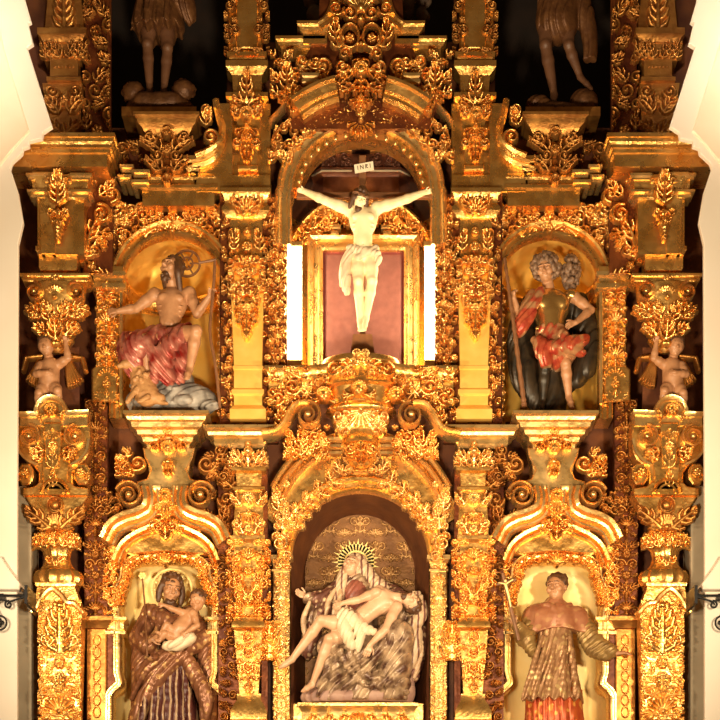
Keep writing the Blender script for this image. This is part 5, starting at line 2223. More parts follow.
# ------------------------------------------------------------------ the seated group of the middle niche
def pieta():
    D = 0.06
    t = thing('seated_group_statue', 'painted statue of a veiled seated woman holding a dead man across her lap', 'statue', 358, 704, D)
    S = SDF(292, 424, 640, 712, -36, 36, D, .9)
    S.ell((358, 690, -8), (52, 26, 22), 3)
    S.ell((325, 698, 6), (24, 10, 18), 3); S.ell((395, 690, 4), (20, 22, 20), 3); S.ell((404, 672, -10), (12, 24, 14), 3)
    S.ell((345, 699, 14), (26, 8, 14), 3); S.ell((375, 698, 14), (26, 9, 14), 3)
    S.warp(folds(1.2, .22, .16, .2, 2)); S.clip_y(704)
    S.mesh('rocky_seat', 'rock_mauve', t)
    # woman: robe
    S = SDF(290, 430, 566, 708, -34, 40, D, .75)
    S.cap((357, 588, -6), (358, 628, -4), 17, 19, 4)
    S.cap((341, 590, -6), (372, 588, -6), 8.5, 8.5, 4)
    S.limb([(340, 590, -4), (325, 603, 4), (309, 601, 14)], [8, 7, 5.6], 3)
    S.path([(326, 604, 4), (318, 616, 6), (313, 632, 4), (312, 650, 2)], (8, 9, 7, 6), 3)
    S.path([(374, 588, -4), (392, 598, -2), (408, 618, -2), (413, 645, -2), (410, 672, 0)], (9, 10, 11, 10, 7), 3)
    S.ell((360, 646, 6), (38, 18, 20), 4)
    S.cap((374, 645, 8), (398, 640, 26), 15, 14, 4)
    S.cap((398, 640, 26), (392, 695, 14), 14, 17, 4)
    S.cap((345, 648, 8), (330, 650, 20), 13, 12, 4)
    S.cap((334, 650, 18), (332, 698, 10), 12, 14, 4)
    S.cap((362, 655, 14), (362, 698, 10), 16, 19, 5)
    for P, r in (([(384, 648, 32), (372, 668, 32), (356, 684, 30), (342, 692, 28)], (3, 3.4, 3, 2)), ([(402, 650, 34), (396, 672, 32), (380, 692, 32)], (3, 3.4, 2.4)),
                 ([(340, 656, 30), (350, 674, 30), (366, 690, 30)], (3, 3, 2)), ([(346, 640, 28), (352, 664, 30), (364, 680, 32), (382, 684, 32)], (2.4, 3, 3, 2)),
                 ([(410, 660, 8), (404, 680, 14), (396, 698, 18)], (4, 4, 3)), ([(330, 660, 30), (326, 680, 28), (318, 698, 26)], (3, 3, 2)), ([(372, 690, 30), (390, 688, 32), (406, 696, 26)], (3, 3, 2))):
        S.path(P, r, 1.6)
    S.warp(folds(1.9, .30, .22, .15, 1.8)); S.clip_y(703)
    S.mesh('robe', 'robe_ivory', t)
    S = SDF(290, 430, 566, 708, -34, 44, D, .75)
    S.cap((341, 589, -6), (374, 588, -6), 10, 10, 4)
    S.limb([(340, 588, -4), (326, 601, 4), (315, 601, 11)], [9.5, 9.5, 7.5], 3)
    S.path([(328, 602, 4), (318, 618, 6), (311, 636, 4), (308, 655, 2)], (8, 10, 8, 5), 3)
    S.path([(374, 588, -4), (394, 598, -4), (411, 618, -4), (416, 645, -4), (412, 676, 0)], (10, 11, 11, 10, 7), 3)
    S.warp(folds(1.2, .34, .15, .2, 1.8))
    S.ell((313, 618, 14), (4, 10, 10), 1.5, None, True)
    S.mesh('mantle', 'mantle_dark', t)
    # woman: face, neck, raised hand
    S = SDF(290, 372, 550, 618, -16, 34, D, .55)
    R = rot(-18, 26, 10)
    L = head(S, (352, 567, 4), 11.5, R, .6, (357, 586, -2), 5.5)
    arm(S, (322, 604, 8), (314, 603, 12), (307, 600, 15), 3.6)
    hand(S, (307, 600, 15), (-1, -.42, .3), (-.2, .5, -1), 14, .22, 1, .2)
    S.limb([(357, 584, -2), (340, 592, -2), (325, 603, 6), (316, 602, 11)], [4, 4, 3.6, 3.4], 1.5)
    S.mesh('woman_body', 'pale_flesh', t)
    eyes(t, L, 11.5, D)
    S = SDF(330, 392, 546, 640, -26, 24, D, .6)
    S.ell((356, 567, -4), (12.6, 15, 12), 2)
    S.cap((357, 574, -8), (358, 594, -10), 11, 16, 4)
    S.path([(347, 568, 4), (342, 583, 6), (338, 600, 8), (336, 618, 12)], (4.4, 5.2, 5.5, 3), 2)
    S.path([(366, 568, 0), (373, 581, 2), (384, 590, 2), (390, 602, 0)], (5, 6, 6, 4), 2)
    S.warp(folds(.9, .5, .25, .3, 1.6))
    S.ell(np.array((352, 567, 4)) + R @ np.array((0, -2.0, 9.5)), (8.2, 11.6, 10), 1.0, R, True)
    S.ell((354, 585, 14), (6, 10, 12), 1, None, True)
    S.mesh('veil', 'veil_white', t)
    S = SDF(338, 374, 578, 622, -10, 24, D, .7)
    S.ell((356, 598, 4), (12, 18, 14), 2); S.warp(folds(.7, .5, .3))
    S.mesh('bodice', 'bodice_rose', t)
    for P, r in (([(336, 590, 10), (329, 604, 16), (326, 618, 16)], (1.6, 2.4, 1.4)), ([(405, 606, 8), (416, 628, 8), (420, 652, 6), (414, 678, 6)], (2, 3.4, 3.4, 2)), ([(340, 586, 8), (340, 604, 16), (336, 622, 20)], (1.8, 2.4, 1.6)), ([(310, 606, 18), (304, 622, 16), (306, 642, 12)], (1.8, 2.6, 1.8))):
        S = SDF(300, 424, 576, 706, -10, 50, D, .8)
        S.path(P, r, 1.4)
        S.warp(folds(.5, .6, .3, .2))
        S.mesh('robe_edging', 'robe_edge', t)
    # man
    S = SDF(276, 424, 584, 702, -14, 46, D, .6)
    torso(S, (397, 610, 22), (379, 594, 20), (382, 605, 20), (364, 620, 25), (350, 632, 22), 13, 10)
    arm(S, (396, 612, 26), (385, 636, 36), (370, 651, 38), 5.2)
    hand(S, (370, 651, 38), (-.35, 1, 0), (.3, .1, 1), 14, .25, 1)
    arm(S, (376, 598, 28), (358, 607, 36), (343, 610, 36), 4.8)
    hand(S, (343, 610, 36), (-1, .35, 0), (0, -.4, 1), 12, .3, -1)
    leg(S, (348, 630, 26), (322, 627, 36), (293, 664, 28), (282, 672, 30), 8.2)
    leg(S, (347, 638, 22), (330, 645, 34), (313, 688, 22), (304, 695, 28), 8.2)
    R2 = rot(35, 40, 82)
    S.cap((388, 601, 22), (401, 602, 20), 5.2, 5, 2)
    L2 = head(S, (410, 606, 20), 10.5, R2, .6)
    S.mesh('man_body', 'pale_flesh', t)
    eyes(t, L2, 10.5, D)
    H = SDF(392, 430, 590, 632, -4, 40, D, .6)
    H.ell(L2(0, .4, -.3), (8.6, 8.6, 8.4), 1)
    curls(H, 8, L2(0, .4, -.25), (8, 8, 8), 60, 1.3, 2.2, -.7)
    H.path([L2(-.6, .2, .1), L2(-.7, -.5, .1), (399, 614, 24)], (2.6, 2.4, 1.4), 1)
    H.ell(L2(0, -.85, .35), (3.4, 4, 3.4), 1)
    H.ell(L2(0, .0, .95), (6.6, 6.6, 6.0), .8, R2, True)
    H.mesh('man_hair', 'hair_brown', t)
    S = SDF(328, 382, 606, 662, -4, 46, D, .65)
    S.ell((350, 631, 23), (14, 13, 13), 2)
    S.path([(344, 618, 32), (352, 626, 36), (362, 634, 36), (374, 638, 34)], (4, 5, 5, 3), 2)
    S.path([(342, 622, 34), (346, 638, 38), (352, 652, 36)], (5, 6, 4), 2)
    S.path([(352, 622, 36), (360, 640, 38), (358, 656, 34)], (4, 4, 2), 2)
    S.warp(folds(1.0, .5, .3, .2))
    S.mesh('loincloth', 'linen', t)
    S = SDF(390, 430, 592, 680, -22, 30, D, .75)
    S.path([(416, 596, 4), (421, 612, 8), (414, 626, 12), (402, 634, 14)], (5, 6, 6, 4), 2)
    S.path([(414, 630, 8), (414, 650, 8), (406, 672, 8)], (7, 7, 4), 2)
    S.warp(folds(1, .45, .2, .3))
    S.mesh('shroud', 'veil_white', t)
    m = MB(D)
    m.prism(arcpts(356, 557, 18.5, 18.5, 0, 360, 36)[:-1], -26, -24)
    for i in range(30):
        a = 2 * PI * i / 30
        r = 24.5 if i % 2 else 21.5
        w = .075
        m.prism([(356 + 12 * math.cos(a - w), 557 + 12 * math.sin(a - w)), (356 + 18 * math.cos(a - w * .8), 557 + 18 * math.sin(a - w * .8)), (356 + r * math.cos(a), 557 + r * math.sin(a)), (356 + 18 * math.cos(a + w * .8), 557 + 18 * math.sin(a + w * .8)), (356 + 12 * math.cos(a + w), 557 + 12 * math.sin(a + w))], -25.5, -24)
    m.build('ray_halo', 'halo_gold', t)


pieta()


# ------------------------------------------------------------------ the saint holding a child (left)
def saint_with_child():
    D = 0.10
    t = thing('saint_statue', 'bearded saint in a brown mantle holding a small child, in the lobed niche', 'statue', 170, 756, D)
    S = SDF(128, 222, 606, 760, -22, 34, D, .8)
    S.cap((171, 618, 0), (172, 660, 2), 15, 17, 4)
    S.cap((172, 660, 2), (172, 756, 2), 17, 33, 4)
    for x, x2 in ((166, 150), (172, 166), (178, 180), (184, 196), (160, 138)):
        S.path([(x, 664, 18), ((x + x2) / 2, 700, 24), (x2, 755, 30)], (2, 3, 3.6), 1.5)
    S.warp(folds(1.1, .40, 0, .2, .6)); S.clip_y(756)
    S.mesh('tunic', 'tunic_maroon', t)
    S = SDF(116, 228, 596, 760, -28, 40, D, .75)
    S.cap((152, 616, -2), (190, 618, -2), 10, 10, 5)
    S.cap((171, 622, -6), (172, 656, -6), 15, 18, 4)
    S.limb([(150, 617, 0), (141, 640, 8), (151, 650, 22)], [10, 10, 8], 3)
    S.path([(142, 640, 6), (142, 668, 4), (142, 705, 2), (142, 754, 0)], (8, 8.5, 9, 11), 4)
    S.path([(180, 660, 20), (164, 678, 20), (148, 700, 18), (138, 722, 14)], (6, 7, 8, 8), 3)
    S.path([(178, 656, 18), (158, 664, 20), (144, 680, 16)], (6, 7, 7), 3)
    S.limb([(190, 618, 0), (203, 640, 6), (192, 650, 20)], [10, 11, 8], 3)
    S.path([(184, 656, 20), (196, 676, 20), (207, 700, 16), (206, 722, 14)], (5, 7, 7, 4), 3)
    S.path([(204, 645, 4), (210, 680, 2), (208, 720, 0), (206, 754, 0)], (9, 8, 9, 10), 3)
    S.cap((172, 650, -12), (172, 752, -10), 18, 26, 4)
    S.path([(150, 612, 6), (166, 622, 17), (182, 634, 20), (196, 640, 14)], (7, 7, 7, 6), 3)
    S.path([(192, 612, 4), (182, 622, 15), (172, 632, 19)], (6, 6, 5), 3)
    for P, r in (([(150, 616, 10), (140, 634, 18), (146, 650, 26)], (2.4, 3, 2.4)), ([(158, 614, 12), (160, 632, 18), (150, 646, 26)], (2.4, 3, 2)), ([(176, 660, 26), (158, 682, 27), (142, 716, 22)], (2.4, 3, 2.6)), ([(168, 658, 26), (150, 674, 26), (134, 700, 14)], (2.2, 2.6, 2.2)), ([(188, 660, 24), (200, 684, 24), (207, 714, 20)], (2, 2.4, 2))):
        S.path(P, r, 1.6)
    S.warp(folds(1.2, .34, .2, .2, 1.6)); S.clip_y(756)
    S.ell((155, 661, 30), (8, 5, 12), 1, None, True)
    S.mesh('mantle', 'mantle_brown', t)
    S = SDF(136, 210, 574, 662, -16, 46, D, .55)
    R = rot(18, -14, 6)
    L = head(S, (172, 591, 8), 13.5, R, .6, (171, 612, 0), 6)
    arm(S, (142, 640, 18), (148, 648, 24), (155, 645, 30), 4.2)
    hand(S, (155, 645, 30), (1, -.25, .3), (-.2, -.3, 1), 14, .35, -1)
    S.limb([(171, 610, 0), (150, 618, 0), (140, 638, 10), (148, 648, 24)], [5, 5, 4.5, 4], 1.5)
    S.mesh('body', 'tan_flesh', t)
    eyes(t, L, 13.5, D)
    H = SDF(150, 194, 572, 622, -18, 34, D, .6)
    H.ell(L(0, .42, -.28), (11.2, 10.4, 11), 1)
    curls(H, 5, L(0, .42, -.22), (10.4, 10, 10.4), 70, 1.5, 2.6, -.7)
    for sg in (-1, 1):
        H.path([L(sg * .74, .3, .1), L(sg * .86, -.3, .05), L(sg * .84, -.95, .1)], (2.8, 3.2, 2.2), 1)
        H.cap(L(sg * .1, -.38, .84), L(sg * .42, -.5, .62), 1.0, .9, .4)
    H.ell(L(0, -.15, .95), (9.6, 10.4, 8.4), .8, R, True)
    curls(H, 6, L(0, -1.05, .42), (6, 6, 4.6), 36, 1.3, 2.1, -.9)
    H.ell(L(0, -1.05, .42), (6, 7, 4.6), 1)
    H.mesh('hair_and_beard', 'hair_brown', t)
    m = MB(D)
    for r0, r1 in ((19, 21), (13.5, 15)):
        m.sweep(arcpts(171, 588, (r0 + r1) / 2, (r0 + r1) / 2, 0, 360, 48)[:-1], [(-(r1 - r0) / 2, -8), (-(r1 - r0) / 2, -6), ((r1 - r0) / 2, -6), ((r1 - r0) / 2, -8)], closed=True)
    for i in range(14):
        a = 2 * PI * i / 14
        m.ball((171 + 17 * math.cos(a), 588 + 17 * math.sin(a), -7), (2.1, 2.1, 1), 8, 6)
    m.build('ring_halo', 'halo_gold', t)

    t = thing('child_statue', 'small bare child with outstretched arms carried by the bearded saint', 'statue', 182, 650, D)
    S = SDF(142, 216, 592, 660, 4, 52, D, .5)
    S.cap((193, 621, 28), (184, 634, 32), 8, 8.4, 3)
    S.cap((184, 634, 32), (178, 642, 32), 8.4, 7.6, 3)
    R = rot(-38, -6, -8)
    L = head(S, (200, 606, 26), 9.5, R, .5, (195, 617, 26), 4)
    S.ell(L(0, .2, -.1), (7.4, 8, 8.4), 1)
    arm(S, (196, 620, 34), (201, 632, 38), (190, 640, 42), 3.6)
    hand(S, (190, 640, 42), (-1, .4, 0), (0, -.3, 1), 7, .35, 1)
    arm(S, (187, 619, 32), (177, 616, 36), (168, 612, 36), 3.4)
    hand(S, (168, 612, 36), (-1, -.3, 0), (0, -.3, 1), 7, .3, 1)
    leg(S, (180, 640, 34), (171, 632, 40), (165, 641, 42), (161, 640, 46), 4.4)
    leg(S, (178, 644, 34), (169, 641, 42), (164, 648, 42), (160, 648, 46), 4.4)
    S.mesh('body', 'tan_flesh', t)
    eyes(t, L, 9.5, D)
    H = SDF(188, 216, 592, 618, 10, 40, D, .55)
    H.ell(L(0, .5, -.25), (7.8, 7, 8.4), 1)
    curls(H, 15, L(0, .5, -.25), (7.2, 6.6, 7.8), 40, 1.2, 2, -.8)
    H.ell(L(0, -.1, .95), (6.6, 7.0, 6.6), .6, R, True)
    H.mesh('hair', 'hair_brown', t)
    S = SDF(152, 202, 632, 668, 10, 50, D, .6)
    S.path([(194, 643, 30), (182, 650, 34), (170, 652, 36)], (5, 5.5, 4), 2)
    S.path([(190, 640, 36), (182, 648, 40), (174, 653, 40)], (2.6, 3, 2.4), 1.5)
    S.warp(folds(.8, .4, .5, .2))
    S.mesh('swaddling_cloth', 'linen', t)

    t = thing('flowering_staff', 'thin staff with a small blossom rising beside the bearded saint', 'staff', 151, 660, D)
    m = MB(D)
    m.tube(bez([(143, 579, 6), (146, 605, 12), (150, 640, 30), (151, 662, 33)], 8), .9, 7)
    m.build('rod', 'cross_wood', t)
    m = MB(D)
    for i in range(6):
        a = 2 * PI * i / 6
        m.ball((143 + 2.4 * math.cos(a), 577 + 2.4 * math.sin(a), 6), (1.7, 1.7, 1.2), 8, 6)
    m.ball((143, 577, 7), 1.4, 8, 6)
    m.build('blossom', 'halo_gold', t)


saint_with_child()


# ------------------------------------------------------------------ the cleric saint (right)
def cleric():
    D = 0.08
    t = thing('saint_statue', 'beardless cleric saint in a short rose cape and long gold surplice, in the lobed niche', 'statue', 554, 756, D)
    S = SDF(514, 596, 690, 760, -26, 34, D, .8)
    S.cap((554, 690, 0), (554, 756, 0), 27, 31, 3)
    S.warp(folds(2.0, .42, .02, .2, .8)); S.clip_y(756)
    S.mesh('cassock', 'cassock_red', t)
    S = SDF(508, 602, 604, 716, -30, 36, D, .7)
    S.cap((555, 616, 0), (555, 650, 2), 16, 18, 4)
    S.cap((555, 650, 2), (553, 704, 2), 18, 30, 4)
    for x, x2 in ((545, 530), (553, 544), (561, 560), (567, 574), (540, 522)):
        S.path([(x, 640, 18), ((x + x2) / 2, 670, 24), (x2, 704, 30)], (1.6, 2.6, 3), 1.4)
    S.warp(folds(1.3, .42, .10, .2, .6))
    g = np.meshgrid(*S.ax, indexing='ij', sparse=True)
    hem = 700 + 2.5 * np.abs(((g[0] / 5.2) % 2) - 1) * 2
    S.D = np.maximum(S.D, g[1] - hem)
    S.mesh('surplice', 'surplice_gold', t)
    S = SDF(508, 602, 590, 646, -26, 34, D, .65)
    S.cap((536, 614, -2), (574, 616, -2), 10, 10, 5)
    S.cap((555, 606, 0), (555, 620, 2), 11, 18, 4)
    S.cap((534, 618, 2), (530, 630, 6), 12, 10, 4)
    S.cap((576, 620, 2), (585, 634, 6), 13, 10, 4)
    S.cap((548, 618, 6), (546, 634, 12), 11, 9, 8)
    S.cap((562, 618, 6), (566, 634, 12), 11, 10, 8)
    S.path([(541, 606, 8), (552, 612, 16), (556, 634, 20)], (2.4, 2.8, 1.6), 1)
    S.path([(570, 606, 6), (560, 612, 15), (557, 634, 20)], (2.4, 2.8, 1.6), 1)
    S.warp(folds(.7, .22, .1, .2))
    g = np.meshgrid(*S.ax, indexing='ij', sparse=True)
    cut = 634 - np.abs(g[0] - 556) * .08 + 3 * np.sin(g[0] * .11)
    S.D = np.maximum(S.D, g[1] - cut)
    S.mesh('cape', 'cape_rose', t)
    S = SDF(506, 560, 612, 672, -10, 40, D, .65)
    S.limb([(530, 620, 4), (524, 640, 12), (516, 632, 26)], [8, 9, 6], 2.5)
    S.path([(526, 634, 14), (528, 648, 16), (534, 658, 14)], (5, 6, 4), 2)
    S.warp(folds(1.1, .35, .5, .3))
    S.mesh('sleeve', 'sleeve_olive', t)
    S = SDF(568, 632, 612, 672, -10, 40, D, .65)
    S.limb([(582, 624, 4), (594, 646, 10), (609, 655, 20)], [9, 9.5, 6.5], 2.5)
    S.path([(580, 636, 10), (590, 652, 14), (606, 660, 18)], (4, 6, 4), 2)
    S.warp(folds(1.3, .35, .5, .3))
    S.mesh('sleeve', 'sleeve_olive', t)
    S = SDF(498, 640, 570, 672, -14, 46, D, .5)
    R = rot(-26, 4, -4)
    L = head(S, (556, 589, 4), 13.5, R, .6, (556, 608, 0), 6.5)
    arm(S, (520, 634, 22), (517, 632, 25), (513, 630, 28), 3.8)
    hand(S, (513, 630, 28), (-.35, -1, .2), (-.6, 0, 1), 13, .75, 1)
    arm(S, (606, 655, 18), (609, 656, 20), (614, 657, 23), 4)
    hand(S, (614, 657, 23), (1, -.05, .25), (0, -1, .3), 15, .25, 1)
    S.limb([(556, 606, 0), (534, 616, 0), (526, 636, 10), (518, 634, 24)], [5, 5, 4.2, 4], 1.5)
    S.limb([(556, 606, 0), (578, 618, 0), (594, 644, 10), (606, 655, 18)], [5, 5, 4.5, 4], 1.5)
    S.mesh('body', 'tan_flesh', t)
    eyes(t, L, 13.5, D)
    H = SDF(538, 578, 572, 606, -18, 26, D, .6)
    H.ell(L(0, .5, -.25), (10.8, 10, 11.4), 1)
    curls(H, 25, L(0, .5, -.25), (10, 9.2, 10.6), 70, 1.4, 2.2, -.8)
    H.ell(L(0, -.12, .98), (9.4, 10.2, 9.0), .8, R, True)
    H.mesh('hair', 'hair_brown', t)
    D2 = D
    t = thing('hand_cross', 'slender crucifix raised in the hand of the cleric saint', 'crucifix', 513, 650, D2)
    m = MB(D2)
    m.tube([(500, 580, 32), (516, 646, 33)], 1.9, 8)
    m.tube([(493, 591, 32), (513, 586, 32)], 1.8, 8)
    m.build('cross', 'cross_wood', t)
    S = SDF(490, 516, 578, 618, 26, 42, D2, .4)
    S.cap((503, 592, 34), (506, 603, 34), 1.4, 1.1, .5); S.cap((506, 603, 34), (508, 613, 34), 1.1, .7, .5)
    S.cap((503, 591, 34), (496, 589.6, 34), .75, .6, .4); S.cap((503, 591, 34), (510, 586.6, 34), .75, .6, .4)
    S.ell((502.6, 588, 34.6), (1.3, 1.6, 1.3), .3)
    S.mesh('small_figure', 'halo_gold', t)


cleric()


# ------------------------------------------------------------------ the seated bearded saint with a staff (upper left)
def baptist():
    D = -0.06
    t = thing('saint_statue', 'half-naked bearded saint seated on rocks with red drapery, in the round-arched niche', 'statue', 172, 416, D)
    S = SDF(120, 232, 366, 420, -26, 34, D, .8)
    S.ell((172, 402, 0), (46, 20, 20), 3); S.ell((168, 384, -4), (26, 26, 16), 3)
    rg = random.Random(5)
    for i in range(14):
        S.ell((rg.uniform(140, 212), rg.uniform(388, 412), rg.uniform(8, 20)), (rg.uniform(5, 10), rg.uniform(3, 6), rg.uniform(5, 8)), 1.2)
    S.warp(folds(1.0, .3, .25, .3, 2)); S.clip_y(415)
    S.mesh('rocks', 'rock_slate', t)
    S = SDF(104, 228, 254, 396, -22, 44, D, .6)
    torso(S, (156, 295, 2), (189, 293, 2), (172, 305, 4), (171, 326, 8), (170, 342, 6), 15.5, 11)
    arm(S, (155, 296, 4), (137, 312, 10), (121, 318, 20), 6)
    hand(S, (121, 318, 20), (-1, .1, .4), (0, -.5, 1), 14, .65, 1)
    arm(S, (190, 294, 2), (198, 317, 8), (211, 303, 18), 5.6)
    hand(S, (211, 303, 18), (.45, -1, .2), (-.7, -.2, -.5), 13, .8, -1)
    leg(S, (178, 342, 12), (199, 342, 32), (192, 378, 26), (190, 389, 34), 9)
    leg(S, (164, 344, 12), (148, 350, 30), (150, 384, 22), (146, 392, 30), 9)
    R = rot(-34, 18, -4)
    L = head(S, (172, 272, 8), 13, R, .6, (172, 290, 2), 6)
    S.mesh('body', 'tan_flesh', t)
    eyes(t, L, 13, D)
    H = SDF(152, 196, 254, 304, -14, 32, D, .6)
    H.ell(L(0, .42, -.3), (10.6, 10, 11), 1)
    curls(H, 35, L(0, .4, -.25), (10, 9.6, 10.4), 70, 1.4, 2.4, -.7)
    H.path([L(.72, .2, .1), L(.8, -.6, 0), (181, 294, 8)], (3.2, 3.4, 2.4), 1)
    H.path([L(-.72, .2, -.1), L(-.7, -.6, -.2), (166, 292, 4)], (2.4, 2.6, 1.8), 1)
    H.ell(L(0, -.12, .95), (9.0, 9.8, 8), .8, R, True)
    H.ell(L(0, -1.0, .45), (4, 5.6, 4), 1)
    curls(H, 36, L(0, -1.05, .45), (3.8, 5, 3.8), 20, 1.1, 1.9, -.9)
    H.mesh('hair_and_beard', 'hair_brown', t)
    S = SDF(114, 220, 322, 400, -20, 46, D, .7)
    S.ell((168, 348, 8), (28, 16, 18), 3)
    S.cap((160, 344, 12), (142, 356, 28), 14, 12, 3)
    S.path([(142, 352, 24), (136, 366, 22), (140, 384, 18)], (12, 12, 7), 3)
    S.path([(186, 340, 20), (172, 356, 30), (166, 376, 30), (172, 388, 26)], (7, 8, 8, 5), 2.5)
    S.path([(150, 352, 34), (160, 372, 34), (158, 388, 28)], (5, 6, 4), 2)
    S.path([(128, 340, 8), (126, 356, 8), (132, 370, 8)], (6, 7, 5), 2.5)
    S.path([(192, 350, 16), (184, 368, 20), (182, 384, 18)], (6, 7, 5), 2.5)
    S.path([(152, 338, 18), (172, 342, 24), (190, 333, 18)], (4, 4.5, 3.5), 2)
    S.warp(folds(2.0, .40, -.16, .2, 1.8))
    S.mesh('drapery', 'cloth_red', t)
    m = MB(D)
    m.sweep(arcpts(186, 260, 13, 13, 0, 360, 36)[:-1], [(-1, -10), (-1, -8), (1, -8), (1, -10)], closed=True)
    m.sweep(arcpts(186, 260, 6, 6, 0, 360, 24)[:-1], [(-.8, -10), (-.8, -8), (.8, -8), (.8, -10)], closed=True)
    for i in range(6):
        a = 2 * PI * i / 6
        m.tube([(186 + 3 * math.cos(a), 260 + 3 * math.sin(a), -9), (186 + 12.5 * math.cos(a), 260 + 12.5 * math.sin(a), -9)], .9, 6)
    m.build('wheel_halo', 'cross_wood', t)
    t = thing('cross_staff', 'long thin staff with a crossbar held by the seated bearded saint', 'staff', 221, 414, D)
    m = MB(D)
    m.tube(bez([(217, 268, 24), (215, 300, 22), (212, 340, 24), (217, 370, 26), (221, 404, 26), (222, 416, 26)], 6), 1.5, 8)
    m.tube([(201, 272, 24), (218, 269, 24)], 1.4, 8)
    m.build('rod', 'cross_wood', t)
    t = thing('lamb', 'tan carved lamb curled beside the feet of the seated bearded saint', 'lamb', 143, 414, D)
    S = SDF(118, 178, 362, 418, 4, 44, D, .7)
    S.cap((142, 382, 22), (150, 402, 24), 10, 12, 3)
    S.cap((150, 404, 26), (164, 408, 30), 9, 5, 2)
    S.cap((140, 378, 24), (134, 372, 28), 6.5, 5.5, 2)
    S.ell((130, 374, 30), (6, 4.6, 4.6), 1.5)
    S.ell((124, 376, 31), (3, 2.6, 2.8), 1)
    S.ell((136, 367, 26), (2.2, 3.6, 1.6), .6); S.ell((139, 370, 32), (2.2, 3.6, 1.4), .6)
    for a, b in (((140, 400, 32), (132, 413, 36)), ((152, 408, 36), (144, 414, 40)), ((160, 410, 30), (170, 414, 34))):
        S.cap(a, b, 3, 2.2, 1.5)
    curls(S, 45, (146, 392, 22), (11, 16, 13), 90, 1.6, 2.6, -.4)
    S.clip_y(415)
    S.mesh('body', 'lamb_tan', t)


baptist()


# ------------------------------------------------------------------ the armoured saint (upper right)
def armoured():
    D = -0.04
    t = thing('saint_statue', 'standing curly-haired armoured saint with red skirt and dark cloak, in the round-arched niche', 'statue', 556, 416, D)
    S = SDF(508, 606, 290, 418, -30, 22, D, .8)
    S.path([(534, 300, -10), (522, 330, -10), (524, 370, -8), (538, 402, -6)], (10, 12, 13, 8), 4)
    S.path([(578, 300, -10), (588, 330, -8), (586, 362, -8), (570, 384, -6)], (11, 11, 11, 6), 4)
    S.cap((556, 310, -14), (552, 408, -12), 18, 14, 4)
    S.warp(folds(1.5, .3, .12, .25, 1.6)); S.clip_y(415)
    S.mesh('cloak', 'cloak_dark', t)
    S = SDF(526, 586, 284, 346, -20, 28, D, .6)
    S.ell((550, 308, 2), (19, 19, 14), 3)
    S.cap((550, 316, 2), (551, 332, 2), 15, 14, 3)
    S.ell((542, 306, 12), (8, 8, 5), 2); S.ell((559, 306, 12), (8, 8, 5), 2)
    S.cap((536, 331, 8), (566, 331, 8), 2, 2, 1)
    S.ell((532, 296, 0), (8, 7, 9), 2); S.ell((571, 296, 0), (8, 7, 9), 2)
    S.mesh('breastplate', 'armour_gold', t)
    S = SDF(504, 600, 254, 418, -18, 34, D, .55)
    R = rot(-16, -8, -4)
    L = head(S, (545, 273, 8), 12.5, R, .6, (549, 292, 2), 6)
    arm(S, (531, 298, 2), (518, 318, 8), (512, 306, 22), 5)
    hand(S, (512, 306, 22), (-.2, -1, .2), (-.8, 0, .6), 12, .85, 1)
    arm(S, (574, 298, 2), (590, 312, 6), (574, 328, 16), 5.4)
    hand(S, (574, 328, 16), (-1, .35, .1), (0, -.3, 1), 13, .45, -1)
    leg(S, (562, 344, 6), (564, 368, 14), (568, 400, 8), (570, 412, 16), 8)
    S.mesh('body', 'tan_flesh', t)
    eyes(t, L, 12.5, D)
    S = SDF(526, 560, 336, 418, -16, 28, D, .6)
    leg(S, (544, 344, 4), (544, 372, 10), (542, 404, 4), (540, 412, 12), 8.4)
    S.mesh('dark_stocking', 'cloak_dark', t)
    H = SDF(520, 590, 246, 300, -22, 34, D, .6)
    H.ell(L(0, .4, -.3), (13, 11, 12), 1)
    curls(H, 55, L(0, .3, -.25), (14, 12.5, 12), 110, 1.8, 3.2, -.8)
    curls(H, 56, (571, 272, -2), (8, 16, 8), 70, 2, 3.4, -.8)
    H.ell((571, 272, -4), (6, 13, 6), 2)
    H.ell(L(0, -.15, .98), (8.4, 10.6, 8), .8, R, True)
    H.mesh('curly_hair', 'hair_grey', t)
    S = SDF(520, 600, 328, 378, -20, 36, D, .65)
    S.cap((551, 334, 2), (556, 352, 4), 15, 20, 3)
    S.path([(534, 346, 16), (548, 356, 24), (572, 350, 22), (584, 344, 14)], (4, 6, 6, 4), 2)
    S.path([(538, 350, 18), (542, 362, 22), (544, 372, 20)], (7, 7, 4), 2)
    S.path([(560, 340, 20), (566, 354, 24), (580, 358, 16)], (4, 5, 4), 2)
    S.warp(folds(1.5, .34, .1, .2, 1.2))
    S.clip_y(374)
    S.mesh('skirt', 'cloth_red_gold', t)
    S = SDF(510, 548, 292, 346, -8, 32, D, .65)
    S.path([(532, 298, 10), (526, 316, 16), (520, 332, 18), (518, 340, 16)], (5, 7, 7, 3), 2)
    S.path([(540, 294, 12), (532, 310, 18), (528, 328, 20)], (4, 5, 3), 2)
    S.warp(folds(1.0, .4, .3, .2))
    S.mesh('sash', 'cloth_red_gold', t)
    t = thing('tall_club', 'long knotty club leaning beside the armoured saint', 'club', 521, 414, D)
    m = MB(D)
    P = bez([(503, 266, 20), (508, 306, 24), (514, 350, 24), (521, 404, 24), (522, 414, 24)], 14)
    m.tube(P, [1.6 + .4 * math.sin(i * 1.9) + i * .022 for i in range(len(P))], 8)
    m.build('shaft', 'cross_wood', t)


armoured()


